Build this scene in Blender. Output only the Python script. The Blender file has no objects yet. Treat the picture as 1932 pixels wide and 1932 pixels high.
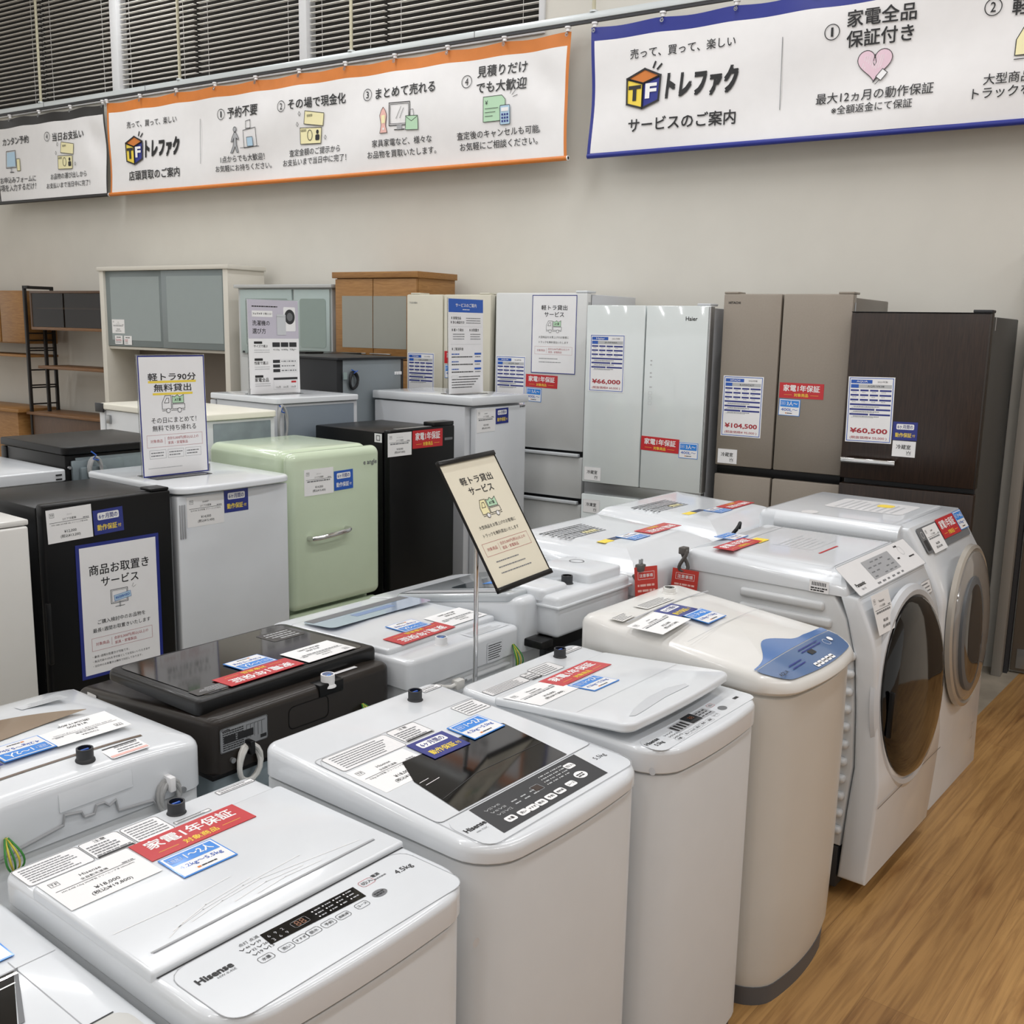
import bpy, bmesh, math, random
from mathutils import Vector, Matrix
random.seed(7)
sc = bpy.context.scene
COL = sc.collection
# ---------------------------------------------------------------- camera
F_PX, PITCH, ROLL, YAW = 1940.6, 0.179780719, 0.0201322911, 0.673005185
EYE = Vector((0, 0, 1.68))
_f0 = Vector((math.cos(YAW), math.sin(YAW), 0)); _r0 = Vector((math.sin(YAW), -math.cos(YAW), 0)); _u0 = Vector((0, 0, 1))
_fw = _f0 * math.cos(PITCH) - _u0 * math.sin(PITCH); _up = _f0 * math.sin(PITCH) + _u0 * math.cos(PITCH)
_rt = _r0 * math.cos(ROLL) + _up * math.sin(ROLL); _up = -_r0 * math.sin(ROLL) + _up * math.cos(ROLL)
cam_d = bpy.data.cameras.new('camera'); cam = bpy.data.objects.new('camera', cam_d); COL.objects.link(cam)
cam_d.sensor_width = 36; cam_d.sensor_fit = 'HORIZONTAL'; cam_d.lens = 36 * F_PX / 1932; cam_d.clip_start = 0.02; cam_d.clip_end = 100
M = Matrix((_rt, _up, -_fw)).transposed().to_4x4(); M.translation = EYE; cam.matrix_world = M
sc.camera = cam
# ---------------------------------------------------------------- world, lights, exposure
sc.view_settings.view_transform = 'Standard'; sc.view_settings.look = 'None'; sc.view_settings.gamma = 1
sc.view_settings.use_curve_mapping = False
sc.view_settings.exposure = 0.29
wld = bpy.data.worlds.new('shop_surroundings'); sc.world = wld; wld.use_nodes = True
bg = wld.node_tree.nodes['Background']; bg.inputs[1].default_value = .70
_n = wld.node_tree.nodes; _l = wld.node_tree.links        # the shop is a little darker on the aisle side than towards the back wall
_tc = _n.new('ShaderNodeTexCoord'); _sx = _n.new('ShaderNodeSeparateXYZ'); _rp = _n.new('ShaderNodeValToRGB'); _mr = _n.new('ShaderNodeMapRange')
_l.new(_tc.outputs['Generated'], _sx.inputs[0]); _l.new(_sx.outputs['Y'], _mr.inputs['Value']); _mr.inputs['From Min'].default_value = -1; _mr.inputs['From Max'].default_value = 1
_rp.color_ramp.elements[0].position = .15; _rp.color_ramp.elements[0].color = (.60, .585, .56, 1); _rp.color_ramp.elements[1].position = .6; _rp.color_ramp.elements[1].color = (1, .99, .965, 1)
_l.new(_mr.outputs['Result'], _rp.inputs['Fac']); _l.new(_rp.outputs['Color'], bg.inputs[0])
def lamp(name, loc, sx, sy, power, col=(.97, .98, 1), rz=0):
    d = bpy.data.lights.new(name, 'AREA'); d.shape = 'RECTANGLE'; d.size = sx; d.size_y = sy; d.energy = power; d.color = col
    o = bpy.data.objects.new(name, d); COL.objects.link(o); o.location = loc; o.rotation_euler = (0, 0, rz); return o
for yy in (-2.2, .2, 2.6, 5.0, 7.4):
    for xx in (-2.6, .6, 3.6):
        lamp('ceiling_tube_light', (xx, yy, 4.7), 2.4, .10, {-2.6: 20, .6: 24, 3.6: 32}[xx])
# ---------------------------------------------------------------- helpers
def lin(h):
    h = h.lstrip('#'); v = [int(h[i:i + 2], 16) / 255 for i in (0, 2, 4)]
    return tuple(c / 12.92 if c <= .04045 else ((c + .055) / 1.055) ** 2.4 for c in v)
_M = {}
def mat(name, hexc, rough=.45, metal=0, coat=0, spec=.5, var=.008, scale=14, bump=0, trans=0, alpha=1):
    if name in _M: return _M[name]
    m = bpy.data.materials.new(name); m.use_nodes = True; nt = m.node_tree; b = nt.nodes['Principled BSDF']
    c = lin(hexc)
    tc = nt.nodes.new('ShaderNodeTexCoord'); nz = nt.nodes.new('ShaderNodeTexNoise'); nz.inputs['Scale'].default_value = scale; nz.inputs['Detail'].default_value = 3
    nt.links.new(tc.outputs['Object'], nz.inputs['Vector'])
    rp = nt.nodes.new('ShaderNodeValToRGB'); e = rp.color_ramp.elements
    e[0].position = .35; e[1].position = .65
    e[0].color = (*[x * (1 - var) for x in c], 1); e[1].color = (*[min(1, x * (1 + var)) for x in c], 1)
    nt.links.new(nz.outputs['Fac'], rp.inputs['Fac']); nt.links.new(rp.outputs['Color'], b.inputs['Base Color'])
    b.inputs['Roughness'].default_value = rough; b.inputs['Metallic'].default_value = metal
    b.inputs['Coat Weight'].default_value = coat; b.inputs['Coat Roughness'].default_value = .06
    b.inputs['Specular IOR Level'].default_value = spec; b.inputs['Transmission Weight'].default_value = trans; b.inputs['Alpha'].default_value = alpha
    if bump:
        bp = nt.nodes.new('ShaderNodeBump'); bp.inputs['Strength'].default_value = bump; bp.inputs['Distance'].default_value = .002
        nt.links.new(nz.outputs['Fac'], bp.inputs['Height']); nt.links.new(bp.outputs['Normal'], b.inputs['Normal'])
    _M[name] = m; return m
def wood(name, c1, c2, rough=.5, stretch=(1, 1, 14), scale=9):
    if name in _M: return _M[name]
    m = bpy.data.materials.new(name); m.use_nodes = True; nt = m.node_tree; b = nt.nodes['Principled BSDF']
    tc = nt.nodes.new('ShaderNodeTexCoord'); mp = nt.nodes.new('ShaderNodeMapping'); mp.inputs['Scale'].default_value = stretch
    nz = nt.nodes.new('ShaderNodeTexNoise'); nz.inputs['Scale'].default_value = scale; nz.inputs['Detail'].default_value = 6; nz.inputs['Distortion'].default_value = 1.2
    rp = nt.nodes.new('ShaderNodeValToRGB'); e = rp.color_ramp.elements; e[0].position = .3; e[1].position = .7
    e[0].color = (*lin(c1), 1); e[1].color = (*lin(c2), 1)
    nt.links.new(tc.outputs['Object'], mp.inputs['Vector']); nt.links.new(mp.outputs['Vector'], nz.inputs['Vector'])
    nt.links.new(nz.outputs['Fac'], rp.inputs['Fac']); nt.links.new(rp.outputs['Color'], b.inputs['Base Color'])
    b.inputs['Roughness'].default_value = rough
    _M[name] = m; return m
WHITE = mat('white_plastic', '#dadee2', .22, coat=.5)
WHITEM = mat('white_enamel', '#d5d8da', .38, coat=.15)
WARMW = mat('warm_white_plastic', '#e2e1dd', .25, coat=.4)
GREYW = mat('grey_white_plastic', '#c9ccd0', .3, coat=.2)
STEELB = mat('galvanised_plate', '#8f9ba0', .42, metal=.55, var=.08)
DGREY = mat('dark_grey_plastic', '#2e2f32', .5)
MGREY = mat('mid_grey_plastic', '#6d6f72', .45)
LGREY = mat('light_grey_plastic', '#a9abae', .4)
BLACK = mat('black_plastic', '#0b0b0c', .3, coat=.12, spec=.35)
GLOSSB = mat('black_gloss_glass', '#060607', .06, coat=.35, spec=.4)
BLACKM = mat('black_matte_steel', '#0a0a0b', .34, spec=.28)
CHAR = mat('charcoal_steel', '#1f2124', .42, spec=.35)
BROWNB = mat('dark_brown_plastic', '#27221e', .34, coat=.1, spec=.35)
CHROME = mat('chrome', '#d8d8d8', .12, metal=1)
SILVER = mat('brushed_silver', '#a9aaab', .32, metal=.8)
GREEN = mat('pale_green_enamel', '#cad9be', .22, coat=.5)
CREAM = mat('cream_enamel', '#e9e6d8', .35, coat=.2)
CREAMF = mat('aged_cream_enamel', '#cfcbbb', .4, coat=.1)
TAUPE = mat('taupe_steel', '#938a7f', .36, metal=.25, var=.02, scale=120)
GLASSW = mat('white_glass_front', '#dce3e3', .08, coat=1)
GREYST = mat('dark_grey_side_steel', '#4a4b4a', .45, bump=.1, scale=300)
BLUEP = mat('slate_blue_plastic', '#56729c', .18, coat=.6)
BLUEL = mat('slate_blue_translucent', '#5a7fb8', .12, coat=.8)
PAPER = mat('white_paper', '#eeeeee', .55, var=.01)
LAMI = mat('laminated_paper', '#eeeeef', .3, coat=.3, var=.01)
IVORY = mat('ivory_paper', '#e6e0cc', .45, var=.015)
INK = mat('black_ink', '#1c1c1e', .5, var=0)
GINK = mat('grey_ink', '#77797c', .5, var=0)
LINK = mat('pale_grey_ink', '#b9bbbd', .5, var=0)
RED = mat('red_print', '#c2232b', .4, coat=.3, var=.01)
REDT = mat('red_ink', '#a8323c', .5, var=0)
NAVY = mat('navy_print', '#1d2a80', .4, coat=.3, var=.01)
ROYAL = mat('royal_blue_print', '#1c56b4', .4, coat=.3, var=.01)
SKY = mat('bright_blue_print', '#2e86de', .4, coat=.3, var=.01)
YEL = mat('yellow_print', '#f2d64a', .45, var=.01)
ORANGE = mat('orange_vinyl', '#d07a30', .5, var=.03)
BLUEV = mat('blue_vinyl', '#1f2b86', .45, var=.03)
BLACKV = mat('black_vinyl', '#211f1e', .45, var=.03)
VINYL = mat('white_vinyl_banner', '#e9e8e8', .45, var=.01)
PALEY = mat('pale_yellow_print', '#f1e9b8', .5, var=0)
PALEG = mat('pale_green_print', '#b8dcbb', .5, var=0)
PALEB = mat('pale_blue_print', '#b5d3e8', .5, var=0)
PALER = mat('pale_red_print', '#e9b9b0', .5, var=0)
LILAC = mat('lilac_print', '#c3bfcc', .5, var=0)
PINK = mat('pink_print', '#e6c9d6', .5, var=0)
FROST = mat('frosted_glass', '#a9b4b2', .3, coat=.4)
FROSTG = mat('frosted_green_glass', '#85958f', .25, coat=.4)
CORD = mat('grey_cord', '#a7a8a8', .5)
CORDW = mat('white_cord', '#dcdbd6', .5)
CORDD = mat('dark_cord', '#17181c', .5)
GWIRE = mat('green_wire', '#3c8a3c', .5)
YWIRE = mat('yellow_wire', '#d6c84a', .5)
OAK = wood('oak_veneer', '#8c6233', '#a87c48', .45)
OAKH = wood('oak_veneer_across', '#875c2e', '#a3773f', .45, (1, 14, 14))
WALNUT = wood('walnut_veneer', '#4a3423', '#60452e', .45, (14, 14, 1))
DWOOD = wood('dark_walnut_door', '#1c120c', '#33231a', .34, (9, 9, .5), 16)
BWOOD = wood('brown_board', '#6b4a2e', '#85603c', .5, (1, 14, 14))

class MB:
    def __init__(s): s.v = []; s.f = []; s.fm = []; s.mats = []; s.marks = []
    def mi(s, m):
        if m not in s.mats: s.mats.append(m)
        return s.mats.index(m)
    def add(s, vs, fs, m):
        o = len(s.v); s.v += [Vector(v) for v in vs]; k = s.mi(m)
        for f in fs: s.f.append(tuple(i + o for i in f)); s.fm.append(k)
    def from_bm(s, bm, m, X=None):
        bm.verts.index_update()
        s.add([(X @ v.co if X else v.co.copy()) for v in bm.verts], [[v.index for v in f.verts] for f in bm.faces], m); bm.free()
    def box(s, x0, x1, y0, y1, z0, z1, m, bev=0, seg=2, X=None):
        bm = bmesh.new(); bmesh.ops.create_cube(bm, size=1)
        for v in bm.verts: v.co = Vector(((x0 + x1) / 2 + v.co.x * (x1 - x0), (y0 + y1) / 2 + v.co.y * (y1 - y0), (z0 + z1) / 2 + v.co.z * (z1 - z0)))
        if bev: bmesh.ops.bevel(bm, geom=list(bm.edges), offset=bev, segments=seg, profile=.5, affect='EDGES')
        s.from_bm(bm, m, X)
    def loft(s, rings, m, c0=True, c1=True, X=None):
        n = len(rings[0]); vs = [Vector(p) for r in rings for p in r]
        if X: vs = [X @ v for v in vs]
        fs = []
        for k in range(len(rings) - 1):
            for i in range(n):
                j = (i + 1) % n; fs.append((k * n + i, k * n + j, (k + 1) * n + j, (k + 1) * n + i))
        if c0: fs.append(tuple(range(n - 1, -1, -1)))
        if c1: fs.append(tuple((len(rings) - 1) * n + i for i in range(n)))
        s.add(vs, fs, m)
    def cyl(s, p0, p1, r, m, r1=None, seg=20, cap=True):
        p0 = Vector(p0); p1 = Vector(p1); d = (p1 - p0).normalized(); a = d.orthogonal().normalized(); b = d.cross(a)
        r1 = r if r1 is None else r1
        R = lambda p, q: [p + (a * math.cos(t) + b * math.sin(t)) * q for t in [2 * math.pi * i / seg for i in range(seg)]]
        s.loft([R(p0, r), R(p1, r1)], m, cap, cap)
    def lathe(s, c, axis, prof, m, seg=40, cap0=False, cap1=True, sx=1.0):
        # prof: list of (radius, height along axis)
        c = Vector(c); d = Vector(axis).normalized()
        a = Vector((0, 0, 1)).cross(d); a = a.normalized() if a.length > .01 else Vector((1, 0, 0)); b = d.cross(a)
        s.loft([[c + d * h + a * (math.cos(2 * math.pi * i / seg) * r * sx) + b * (math.sin(2 * math.pi * i / seg) * r) for i in range(seg)] for r, h in prof], m, cap0, cap1)
    def tube(s, pts, r, m, seg=8):
        pts = [Vector(p) for p in pts]; rings = []; a = None
        for i, p in enumerate(pts):
            d = (pts[min(i + 1, len(pts) - 1)] - pts[max(i - 1, 0)]).normalized()
            a = d.orthogonal().normalized() if a is None else (a - d * a.dot(d)).normalized()
            b = d.cross(a); rings.append([p + (a * math.cos(2 * math.pi * k / seg) + b * math.sin(2 * math.pi * k / seg)) * r for k in range(seg)])
        s.loft(rings, m)
    def prism(s, prof, x0, x1, m, bev=0, ax='x'):
        # prof: (y,z) outline extruded along x
        bm = bmesh.new(); A = [bm.verts.new((x0, y, z)) for y, z in prof]; B = [bm.verts.new((x1, y, z)) for y, z in prof]; n = len(prof)
        fa = bm.faces.new(A); fb = bm.faces.new(B[::-1])
        for i in range(n): bm.faces.new((A[i], B[i], B[(i + 1) % n], A[(i + 1) % n]))
        bmesh.ops.recalc_face_normals(bm, faces=bm.faces)
        if bev: bmesh.ops.bevel(bm, geom=list(fa.edges) + list(fb.edges), offset=bev, segments=3, profile=.5, affect='EDGES')
        s.from_bm(bm, m)
    # ---- flat print on a plane given by matrix X (x right, y up, z out)
    def poly(s, X, pts, m, o=0): s.add([X @ Vector((p[0], p[1], o)) for p in pts], [tuple(range(len(pts)))], m)
    def rect(s, X, x0, x1, y0, y1, m, o=0): s.poly(X, [(x0, y0), (x1, y0), (x1, y1), (x0, y1)], m, o)
    def frame(s, X, x0, x1, y0, y1, t, m, o=0):
        s.rect(X, x0, x1, y0, y0 + t, m, o); s.rect(X, x0, x1, y1 - t, y1, m, o); s.rect(X, x0, x0 + t, y0 + t, y1 - t, m, o); s.rect(X, x1 - t, x1, y0 + t, y1 - t, m, o)
    def rrpts(s, x0, x1, y0, y1, r, n=4):
        P = []
        for cx, cy, a in ((x1 - r, y0 + r, -90), (x1 - r, y1 - r, 0), (x0 + r, y1 - r, 90), (x0 + r, y0 + r, 180)):
            for k in range(n + 1): t = math.radians(a + 90 * k / n); P.append((cx + r * math.cos(t), cy + r * math.sin(t)))
        return P
    def rrect(s, X, x0, x1, y0, y1, r, m, o=0): s.poly(X, s.rrpts(x0, x1, y0, y1, r), m, o)
    def line(s, X, pts, t, m, o=0, closed=False):
        P = [Vector(p) for p in pts]; n = len(P)
        for i in range(n if closed else n - 1):
            a, b = P[i], P[(i + 1) % n]; d = (b - a)
            if d.length < 1e-7: continue
            d.normalize(); q = Vector((-d.y, d.x)) * t / 2; e = d * t / 2
            s.poly(X, [a - q - e, b - q + e, b + q + e, a + q - e], m, o)
    def rrline(s, X, x0, x1, y0, y1, r, t, m, o=0): s.line(X, s.rrpts(x0, x1, y0, y1, r), t, m, o, True)
    def disc(s, X, cx, cy, rx, ry, m, o=0, n=24): s.poly(X, [(cx + rx * math.cos(2 * math.pi * i / n), cy + ry * math.sin(2 * math.pi * i / n)) for i in range(n)], m, o)
    def ring(s, X, cx, cy, r, t, m, o=0, n=28, ry=None):
        ry = ry or r; s.line(X, [(cx + r * math.cos(2 * math.pi * i / n), cy + ry * math.sin(2 * math.pi * i / n)) for i in range(n)], t, m, o, True)
    def text(s, X, st, cx, cy, w, m, o=0, h=None, bold=0, shear=0, hmax=None):
        V, Fs, x0, x1, y0, y1 = glyphs(st, 0, shear); k = w / (x1 - x0); ky = k if h is None else h / (y1 - y0)
        if hmax and ky * (y1 - y0) > hmax: ky = hmax / (y1 - y0)
        for i, (dx, dy) in enumerate(((0, 0), (-.8, -.8), (.8, -.8), (.8, .8), (-.8, .8)) if bold else ((0, 0),)):     # heavier strokes: overprinted
            s.add([X @ Vector((cx + (p[0] + dx * bold - (x0 + x1) / 2) * k, cy + (p[1] + dy * bold - (y0 + y1) / 2) * ky, o + i * 2e-5)) for p in V], Fs, m)
    def dashes(s, X, x0, x1, y, t, m, o=0, fill=.75, n=None, rnd=None):
        # an unreadably small line of print, as broken dashes
        rnd = rnd or random; x = x0
        while x < x1 - t:
            L = t * rnd.uniform(.8, 3.2); s.rect(X, x, min(x + L, x1), y - t / 2, y + t / 2, m, o); x += L + t * (1.15 - fill)
    def build(s, name, parent=None, world=True, ang=32, X=None):
        if name == 'warning_label' and len(s.marks) > 1:      # every printed sheet is a part of its own
            mk = s.marks + [(len(s.v), len(s.f))]; s.marks = []
            for (v0, f0), (v1, f1) in zip(mk, mk[1:]):
                q = MB(); q.mats = s.mats; q.v = s.v[v0:v1]; q.f = [tuple(i - v0 for i in f) for f in s.f[f0:f1]]; q.fm = s.fm[f0:f1]; q.build(name, parent, world, ang, X)
            return
        me = bpy.data.meshes.new(name); vs = s.v
        if X: vs = [X @ v for v in vs]
        if parent is not None and world:
            I = WM[parent].inverted(); vs = [I @ v for v in vs]
        me.from_pydata([tuple(v) for v in vs], [], s.f); me.polygons.foreach_set('material_index', s.fm)
        for m in s.mats: me.materials.append(m)
        me.polygons.foreach_set('use_smooth', [True] * len(s.f)); me.validate(); me.set_sharp_from_angle(angle=math.radians(ang)); me.update()
        o = bpy.data.objects.new(name, me); COL.objects.link(o)
        WM[o] = Matrix.Identity(4)
        if parent is not None: o.parent = parent; WM[o] = WM[parent].copy()
        return o
WM = {}
_G = {}
def glyphs(st, bold, shear):
    key = (st, bold, shear)
    if key in _G: return _G[key]
    cu = bpy.data.curves.new('g', 'FONT'); cu.body = st; cu.size = 1; cu.resolution_u = 2; cu.offset = bold; cu.shear = shear; cu.fill_mode = 'FRONT'
    ob = bpy.data.objects.new('g', cu); COL.objects.link(ob); dg = bpy.context.evaluated_depsgraph_get(); dg.update()
    me = ob.evaluated_get(dg).to_mesh()
    V = [(v.co.x, v.co.y) for v in me.vertices]; Fs = [tuple(p.vertices) for p in me.polygons]
    ob.evaluated_get(dg).to_mesh_clear(); bpy.data.objects.remove(ob); bpy.data.curves.remove(cu)
    xs = [v[0] for v in V] or [0, 1]; ys = [v[1] for v in V] or [0, 1]
    _G[key] = (V, Fs, min(xs), max(xs), min(ys), max(ys)); return _G[key]
def tag(o, label, cat, group=None):
    o['label'] = label; o['category'] = cat
    if group: o['group'] = group
    return o
def struct(o): o['kind'] = 'structure'; return o
def thing(name, label, cat, loc=(0, 0, 0), rotz=0, group=None):
    o = bpy.data.objects.new(name, None); COL.objects.link(o); o.empty_display_size = .05
    o.location = loc; o.rotation_euler = (0, 0, rotz); WM[o] = Matrix.Translation(Vector(loc)) @ Matrix.Rotation(rotz, 4, 'Z')
    return tag(o, label, cat, group)
def rr(x0, x1, y0, y1, rf, rb, z, bulge=0, n=6, nf=12):
    P = []; xc = (x0 + x1) / 2; hw = (x1 - x0) / 2
    for cx, cy, r, a in ((x1 - rf, y0 + rf, rf, -90), (x1 - rb, y1 - rb, rb, 0), (x0 + rb, y1 - rb, rb, 90), (x0 + rf, y0 + rf, rf, 180)):
        for k in range(n + 1): t = math.radians(a + 90 * k / n); P.append([cx + r * math.cos(t), cy + r * math.sin(t)])
    a, b = P[-1], P[0]
    for k in range(1, nf): P.append([a[0] + (b[0] - a[0]) * k / nf, y0])
    out = []
    for x, y in P:
        yy = y
        if bulge and y < (y0 + y1) / 2: yy = y - bulge * max(0, 1 - ((x - xc) / hw) ** 2)
        out.append(Vector((x, yy, z(x, yy) if callable(z) else z)))
    return out
def slab(mb, x0, x1, y0, y1, rf, rb, zb, zt, e, m, bulge=0, nseg=4, e0=0, bent=False):
    # rounded slab from zb up to zt (numbers or functions) with a rounded upper edge of radius e
    fz = lambda q: (q if callable(q) else (lambda x, y: q))
    zb, zt = fz(zb), fz(zt); R = []
    if e0: R.append(rr(x0 + e0, x1 - e0, y0 + e0, y1 - e0, max(rf - e0, .002), max(rb - e0, .002), zb, bulge)); R.append(rr(x0, x1, y0, y1, rf, rb, lambda x, y: zb(x, y) + e0, bulge))
    else: R.append(rr(x0, x1, y0, y1, rf, rb, zb, bulge))
    for k in range(nseg + 1):
        t = math.pi / 2 * k / nseg; i = e * (1 - math.cos(t))
        R.append(rr(x0 + i, x1 - i, y0 + i, y1 - i, max(rf - i, .002), max(rb - i, .002), (lambda t: lambda x, y: zt(x, y) - e + e * math.sin(t))(t), bulge))
    if bent:                                    # inner rings let a bent top follow its height function
        hm = min(x1 - x0, y1 - y0) / 2 - .004
        for i in (.012, .024, .036, .05, .065, .08, .1, .125, .15, .18, .21, .25, .29):
            if e < i < hm: R.append(rr(x0 + i, x1 - i, y0 + i, y1 - i, max(rf - i, .002), max(rb - i, .002), zt, bulge * max(0, 1 - i / .1)))
    mb.loft(R, m)
def plane(origin, right, up):
    r = Vector(right).normalized(); u = Vector(up); n = r.cross(u).normalized(); u = n.cross(r)
    X = Matrix((r, u, n)).transposed().to_4x4(); X.translation = Vector(origin); return X
def deck(y0, z0, y1, z1):
    # print plane over a sloping top: 2D (x, y) are world X and Y
    s = (z1 - z0) / (y1 - y0); X = Matrix(((1, 0, 0, 0), (0, 1, 0, 0), (0, s, 1, z0 - s * y0), (0, 0, 0, 1))); return X
# wall frame: s runs left along the back wall, d runs towards it
WANG = YAW + 0.999766081
WD = Vector((math.cos(WANG), math.sin(WANG), 0)); WN = Vector((-WD.y, WD.x, 0))
WROT = math.atan2(-WD.y, -WD.x)
def wpos(s, d, z=0): return WD * s - WN * d + Vector((0, 0, z))
WMAT = Matrix((-WD, -WN, Vector((0, 0, 1)))).transposed().to_4x4()     # (-s, d, z) -> world
def wbox(mb, s0, s1, d0, d1, z0, z1, m, bev=0): mb.box(-max(s0, s1), -min(s0, s1), d0, d1, z0, z1, m, bev, X=WMAT)
def wface(s, d, z): return plane(wpos(s, d, z), -WD, (0, 0, 1))       # print plane on a front facing the shop, x right
# ---------------------------------------------------------------- structure
def floor_mats():
    m = bpy.data.materials.new('oak_plank_floor'); m.use_nodes = True; nt = m.node_tree; b = nt.nodes['Principled BSDF']; L = nt.links.new; N = nt.nodes.new
    tc = N('ShaderNodeTexCoord'); br = N('ShaderNodeTexBrick'); br.offset = .37; br.inputs['Scale'].default_value = 1; br.inputs['Brick Width'].default_value = 1.22; br.inputs['Row Height'].default_value = .19
    br.inputs['Mortar Size'].default_value = .0007; br.inputs['Mortar Smooth'].default_value = .3; br.inputs['Bias'].default_value = 0
    br.inputs['Color1'].default_value = (*lin('#a0794a'), 1); br.inputs['Color2'].default_value = (*lin('#b58d57'), 1); br.inputs['Mortar'].default_value = (*lin('#8a6640'), 1)
    L(tc.outputs['Object'], br.inputs['Vector'])
    mp = N('ShaderNodeMapping'); mp.inputs['Scale'].default_value = (.75, 17, 1); L(tc.outputs['Object'], mp.inputs['Vector'])
    nz = N('ShaderNodeTexNoise'); nz.inputs['Scale'].default_value = 2.2; nz.inputs['Detail'].default_value = 7; nz.inputs['Roughness'].default_value = .62; nz.inputs['Distortion'].default_value = .9; L(mp.outputs['Vector'], nz.inputs['Vector'])
    rp = N('ShaderNodeValToRGB'); e = rp.color_ramp.elements; e[0].position = .30; e[0].color = (.42, .33, .26, 1); e[1].position = .58; e[1].color = (1.05, 1.02, .98, 1); L(nz.outputs['Fac'], rp.inputs['Fac'])
    mx = N('ShaderNodeMix'); mx.data_type = 'RGBA'; mx.blend_type = 'MULTIPLY'; mx.inputs[0].default_value = .75; L(br.outputs['Color'], mx.inputs[6]); L(rp.outputs['Color'], mx.inputs[7])
    mp2 = N('ShaderNodeMapping'); mp2.inputs['Scale'].default_value = (.9, 5.0, 1); L(tc.outputs['Object'], mp2.inputs['Vector'])
    n2 = N('ShaderNodeTexNoise'); n2.inputs['Scale'].default_value = 2.6; n2.inputs['Detail'].default_value = 4; L(mp2.outputs['Vector'], n2.inputs['Vector'])
    r2 = N('ShaderNodeValToRGB'); e = r2.color_ramp.elements; e[0].position = .27; e[0].color = (.58, .47, .38, 1); e[1].position = .44; e[1].color = (1, 1, 1, 1); L(n2.outputs['Fac'], r2.inputs['Fac'])
    m2 = N('ShaderNodeMix'); m2.data_type = 'RGBA'; m2.blend_type = 'MULTIPLY'; m2.inputs[0].default_value = .8; L(mx.outputs[2], m2.inputs[6]); L(r2.outputs['Color'], m2.inputs[7])
    mp3 = N('ShaderNodeMapping'); mp3.inputs['Scale'].default_value = (1.5, 3.6, 1); L(tc.outputs['Object'], mp3.inputs['Vector'])
    ad = N('ShaderNodeMix'); ad.data_type = 'RGBA'; ad.blend_type = 'LINEAR_LIGHT'; ad.inputs[0].default_value = .10; L(mp3.outputs['Vector'], ad.inputs[6]); L(nz.outputs['Color'], ad.inputs[7])
    vo = N('ShaderNodeTexVoronoi'); vo.inputs['Scale'].default_value = 1.25; L(ad.outputs[2], vo.inputs['Vector'])
    r3 = N('ShaderNodeValToRGB'); e = r3.color_ramp.elements; e[0].position = .03; e[0].color = (.36, .27, .2, 1); e[1].position = .16; e[1].color = (1, 1, 1, 1); L(vo.outputs['Distance'], r3.inputs['Fac'])
    m3 = N('ShaderNodeMix'); m3.data_type = 'RGBA'; m3.blend_type = 'MULTIPLY'; m3.inputs[0].default_value = .8; L(m2.outputs[2], m3.inputs[6]); L(r3.outputs['Color'], m3.inputs[7]); m2 = m3
    L(m2.outputs[2], b.inputs['Base Color']); b.inputs['Roughness'].default_value = .42
    bp = N('ShaderNodeBump'); bp.inputs['Strength'].default_value = .15; bp.inputs['Distance'].default_value = .002; L(nz.outputs['Fac'], bp.inputs['Height']); L(bp.outputs['Normal'], b.inputs['Normal'])
    g = mat('grey_stone_tile', '#a49a8a', .5, var=.16, scale=6)
    return m, g
FW, FG = floor_mats()
b = MB(); b.add([(-9, -9, 0), (12, -9, 0), (12, 1.085, 0), (-9, 1.085, 0)], [(0, 1, 2, 3)], FW); b.add([(-9, 1.085, 0), (12, 1.085, 0), (12, 14, 0), (-9, 14, 0)], [(0, 1, 2, 3)], FG)
struct(b.build('floor'))
WALLM = mat('warm_white_wall', '#d2cfc6', .8, var=.015, scale=4)
CEILM = mat('ceiling_white', '#d9d6d0', .9, var=.01)
WD0 = 5.6
b = MB(); wbox(b, -3, 13, WD0, WD0 + .15, 0, 3.44, WALLM); wbox(b, -3, 3.43, WD0, WD0 + .15, 3.44, 4.95, WALLM); wbox(b, 3.43, 13, WD0, WD0 + .15, 4.85, 4.95, WALLM)
struct(b.build('wall_back'))
b = MB(); b.box(-9, 12, -9, 14, 4.95, 5.05, CEILM); struct(b.build('ceiling'))
# window strip above the wall
ALU = mat('white_aluminium', '#d9dadb', .4); NIGHT = mat('night_window_glass', '#2a2825', .6, spec=.2)
wr = struct(thing('window_1', 'long strip window behind white blinds above the banners', 'window', wpos(8.2, WD0, 3.44), WROT))
b = MB(); wbox(b, 3.43, 13, WD0 + .08, WD0 + .1, 3.44, 4.85, NIGHT); b.build('pane', wr)
b = MB()
for s0, s1 in ((3.43, 3.47), (5.36, 5.43), (7.405, 7.492), (9.46, 9.55), (11.5, 11.58)): wbox(b, s0, s1, WD0 - .015, WD0 + .08, 3.44, 4.85, ALU, .003)
wbox(b, 3.43, 13, WD0 - .015, WD0 + .08, 3.40, 3.455, ALU, .003); b.build('frame', wr)
SLAT = mat('blind_slat_white', '#efece6', .5); BACKS = mat('blind_cord_white', '#dedcd8', .6)
bl = [(3.475, 4.66, 'white slatted blind nearest the right end of the high window'), (4.68, 5.355, 'narrow white slatted blind left of the cord above the orange banner middle'), (5.435, 6.50, 'white slatted blind above the second orange banner heading'), (6.53, 7.40, 'white slatted blind above the left part of the orange banner'), (7.50, 8.43, 'white slatted blind above the right part of the black banner'), (8.45, 9.455, 'white slatted blind at the far left over the black banner')]
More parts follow.
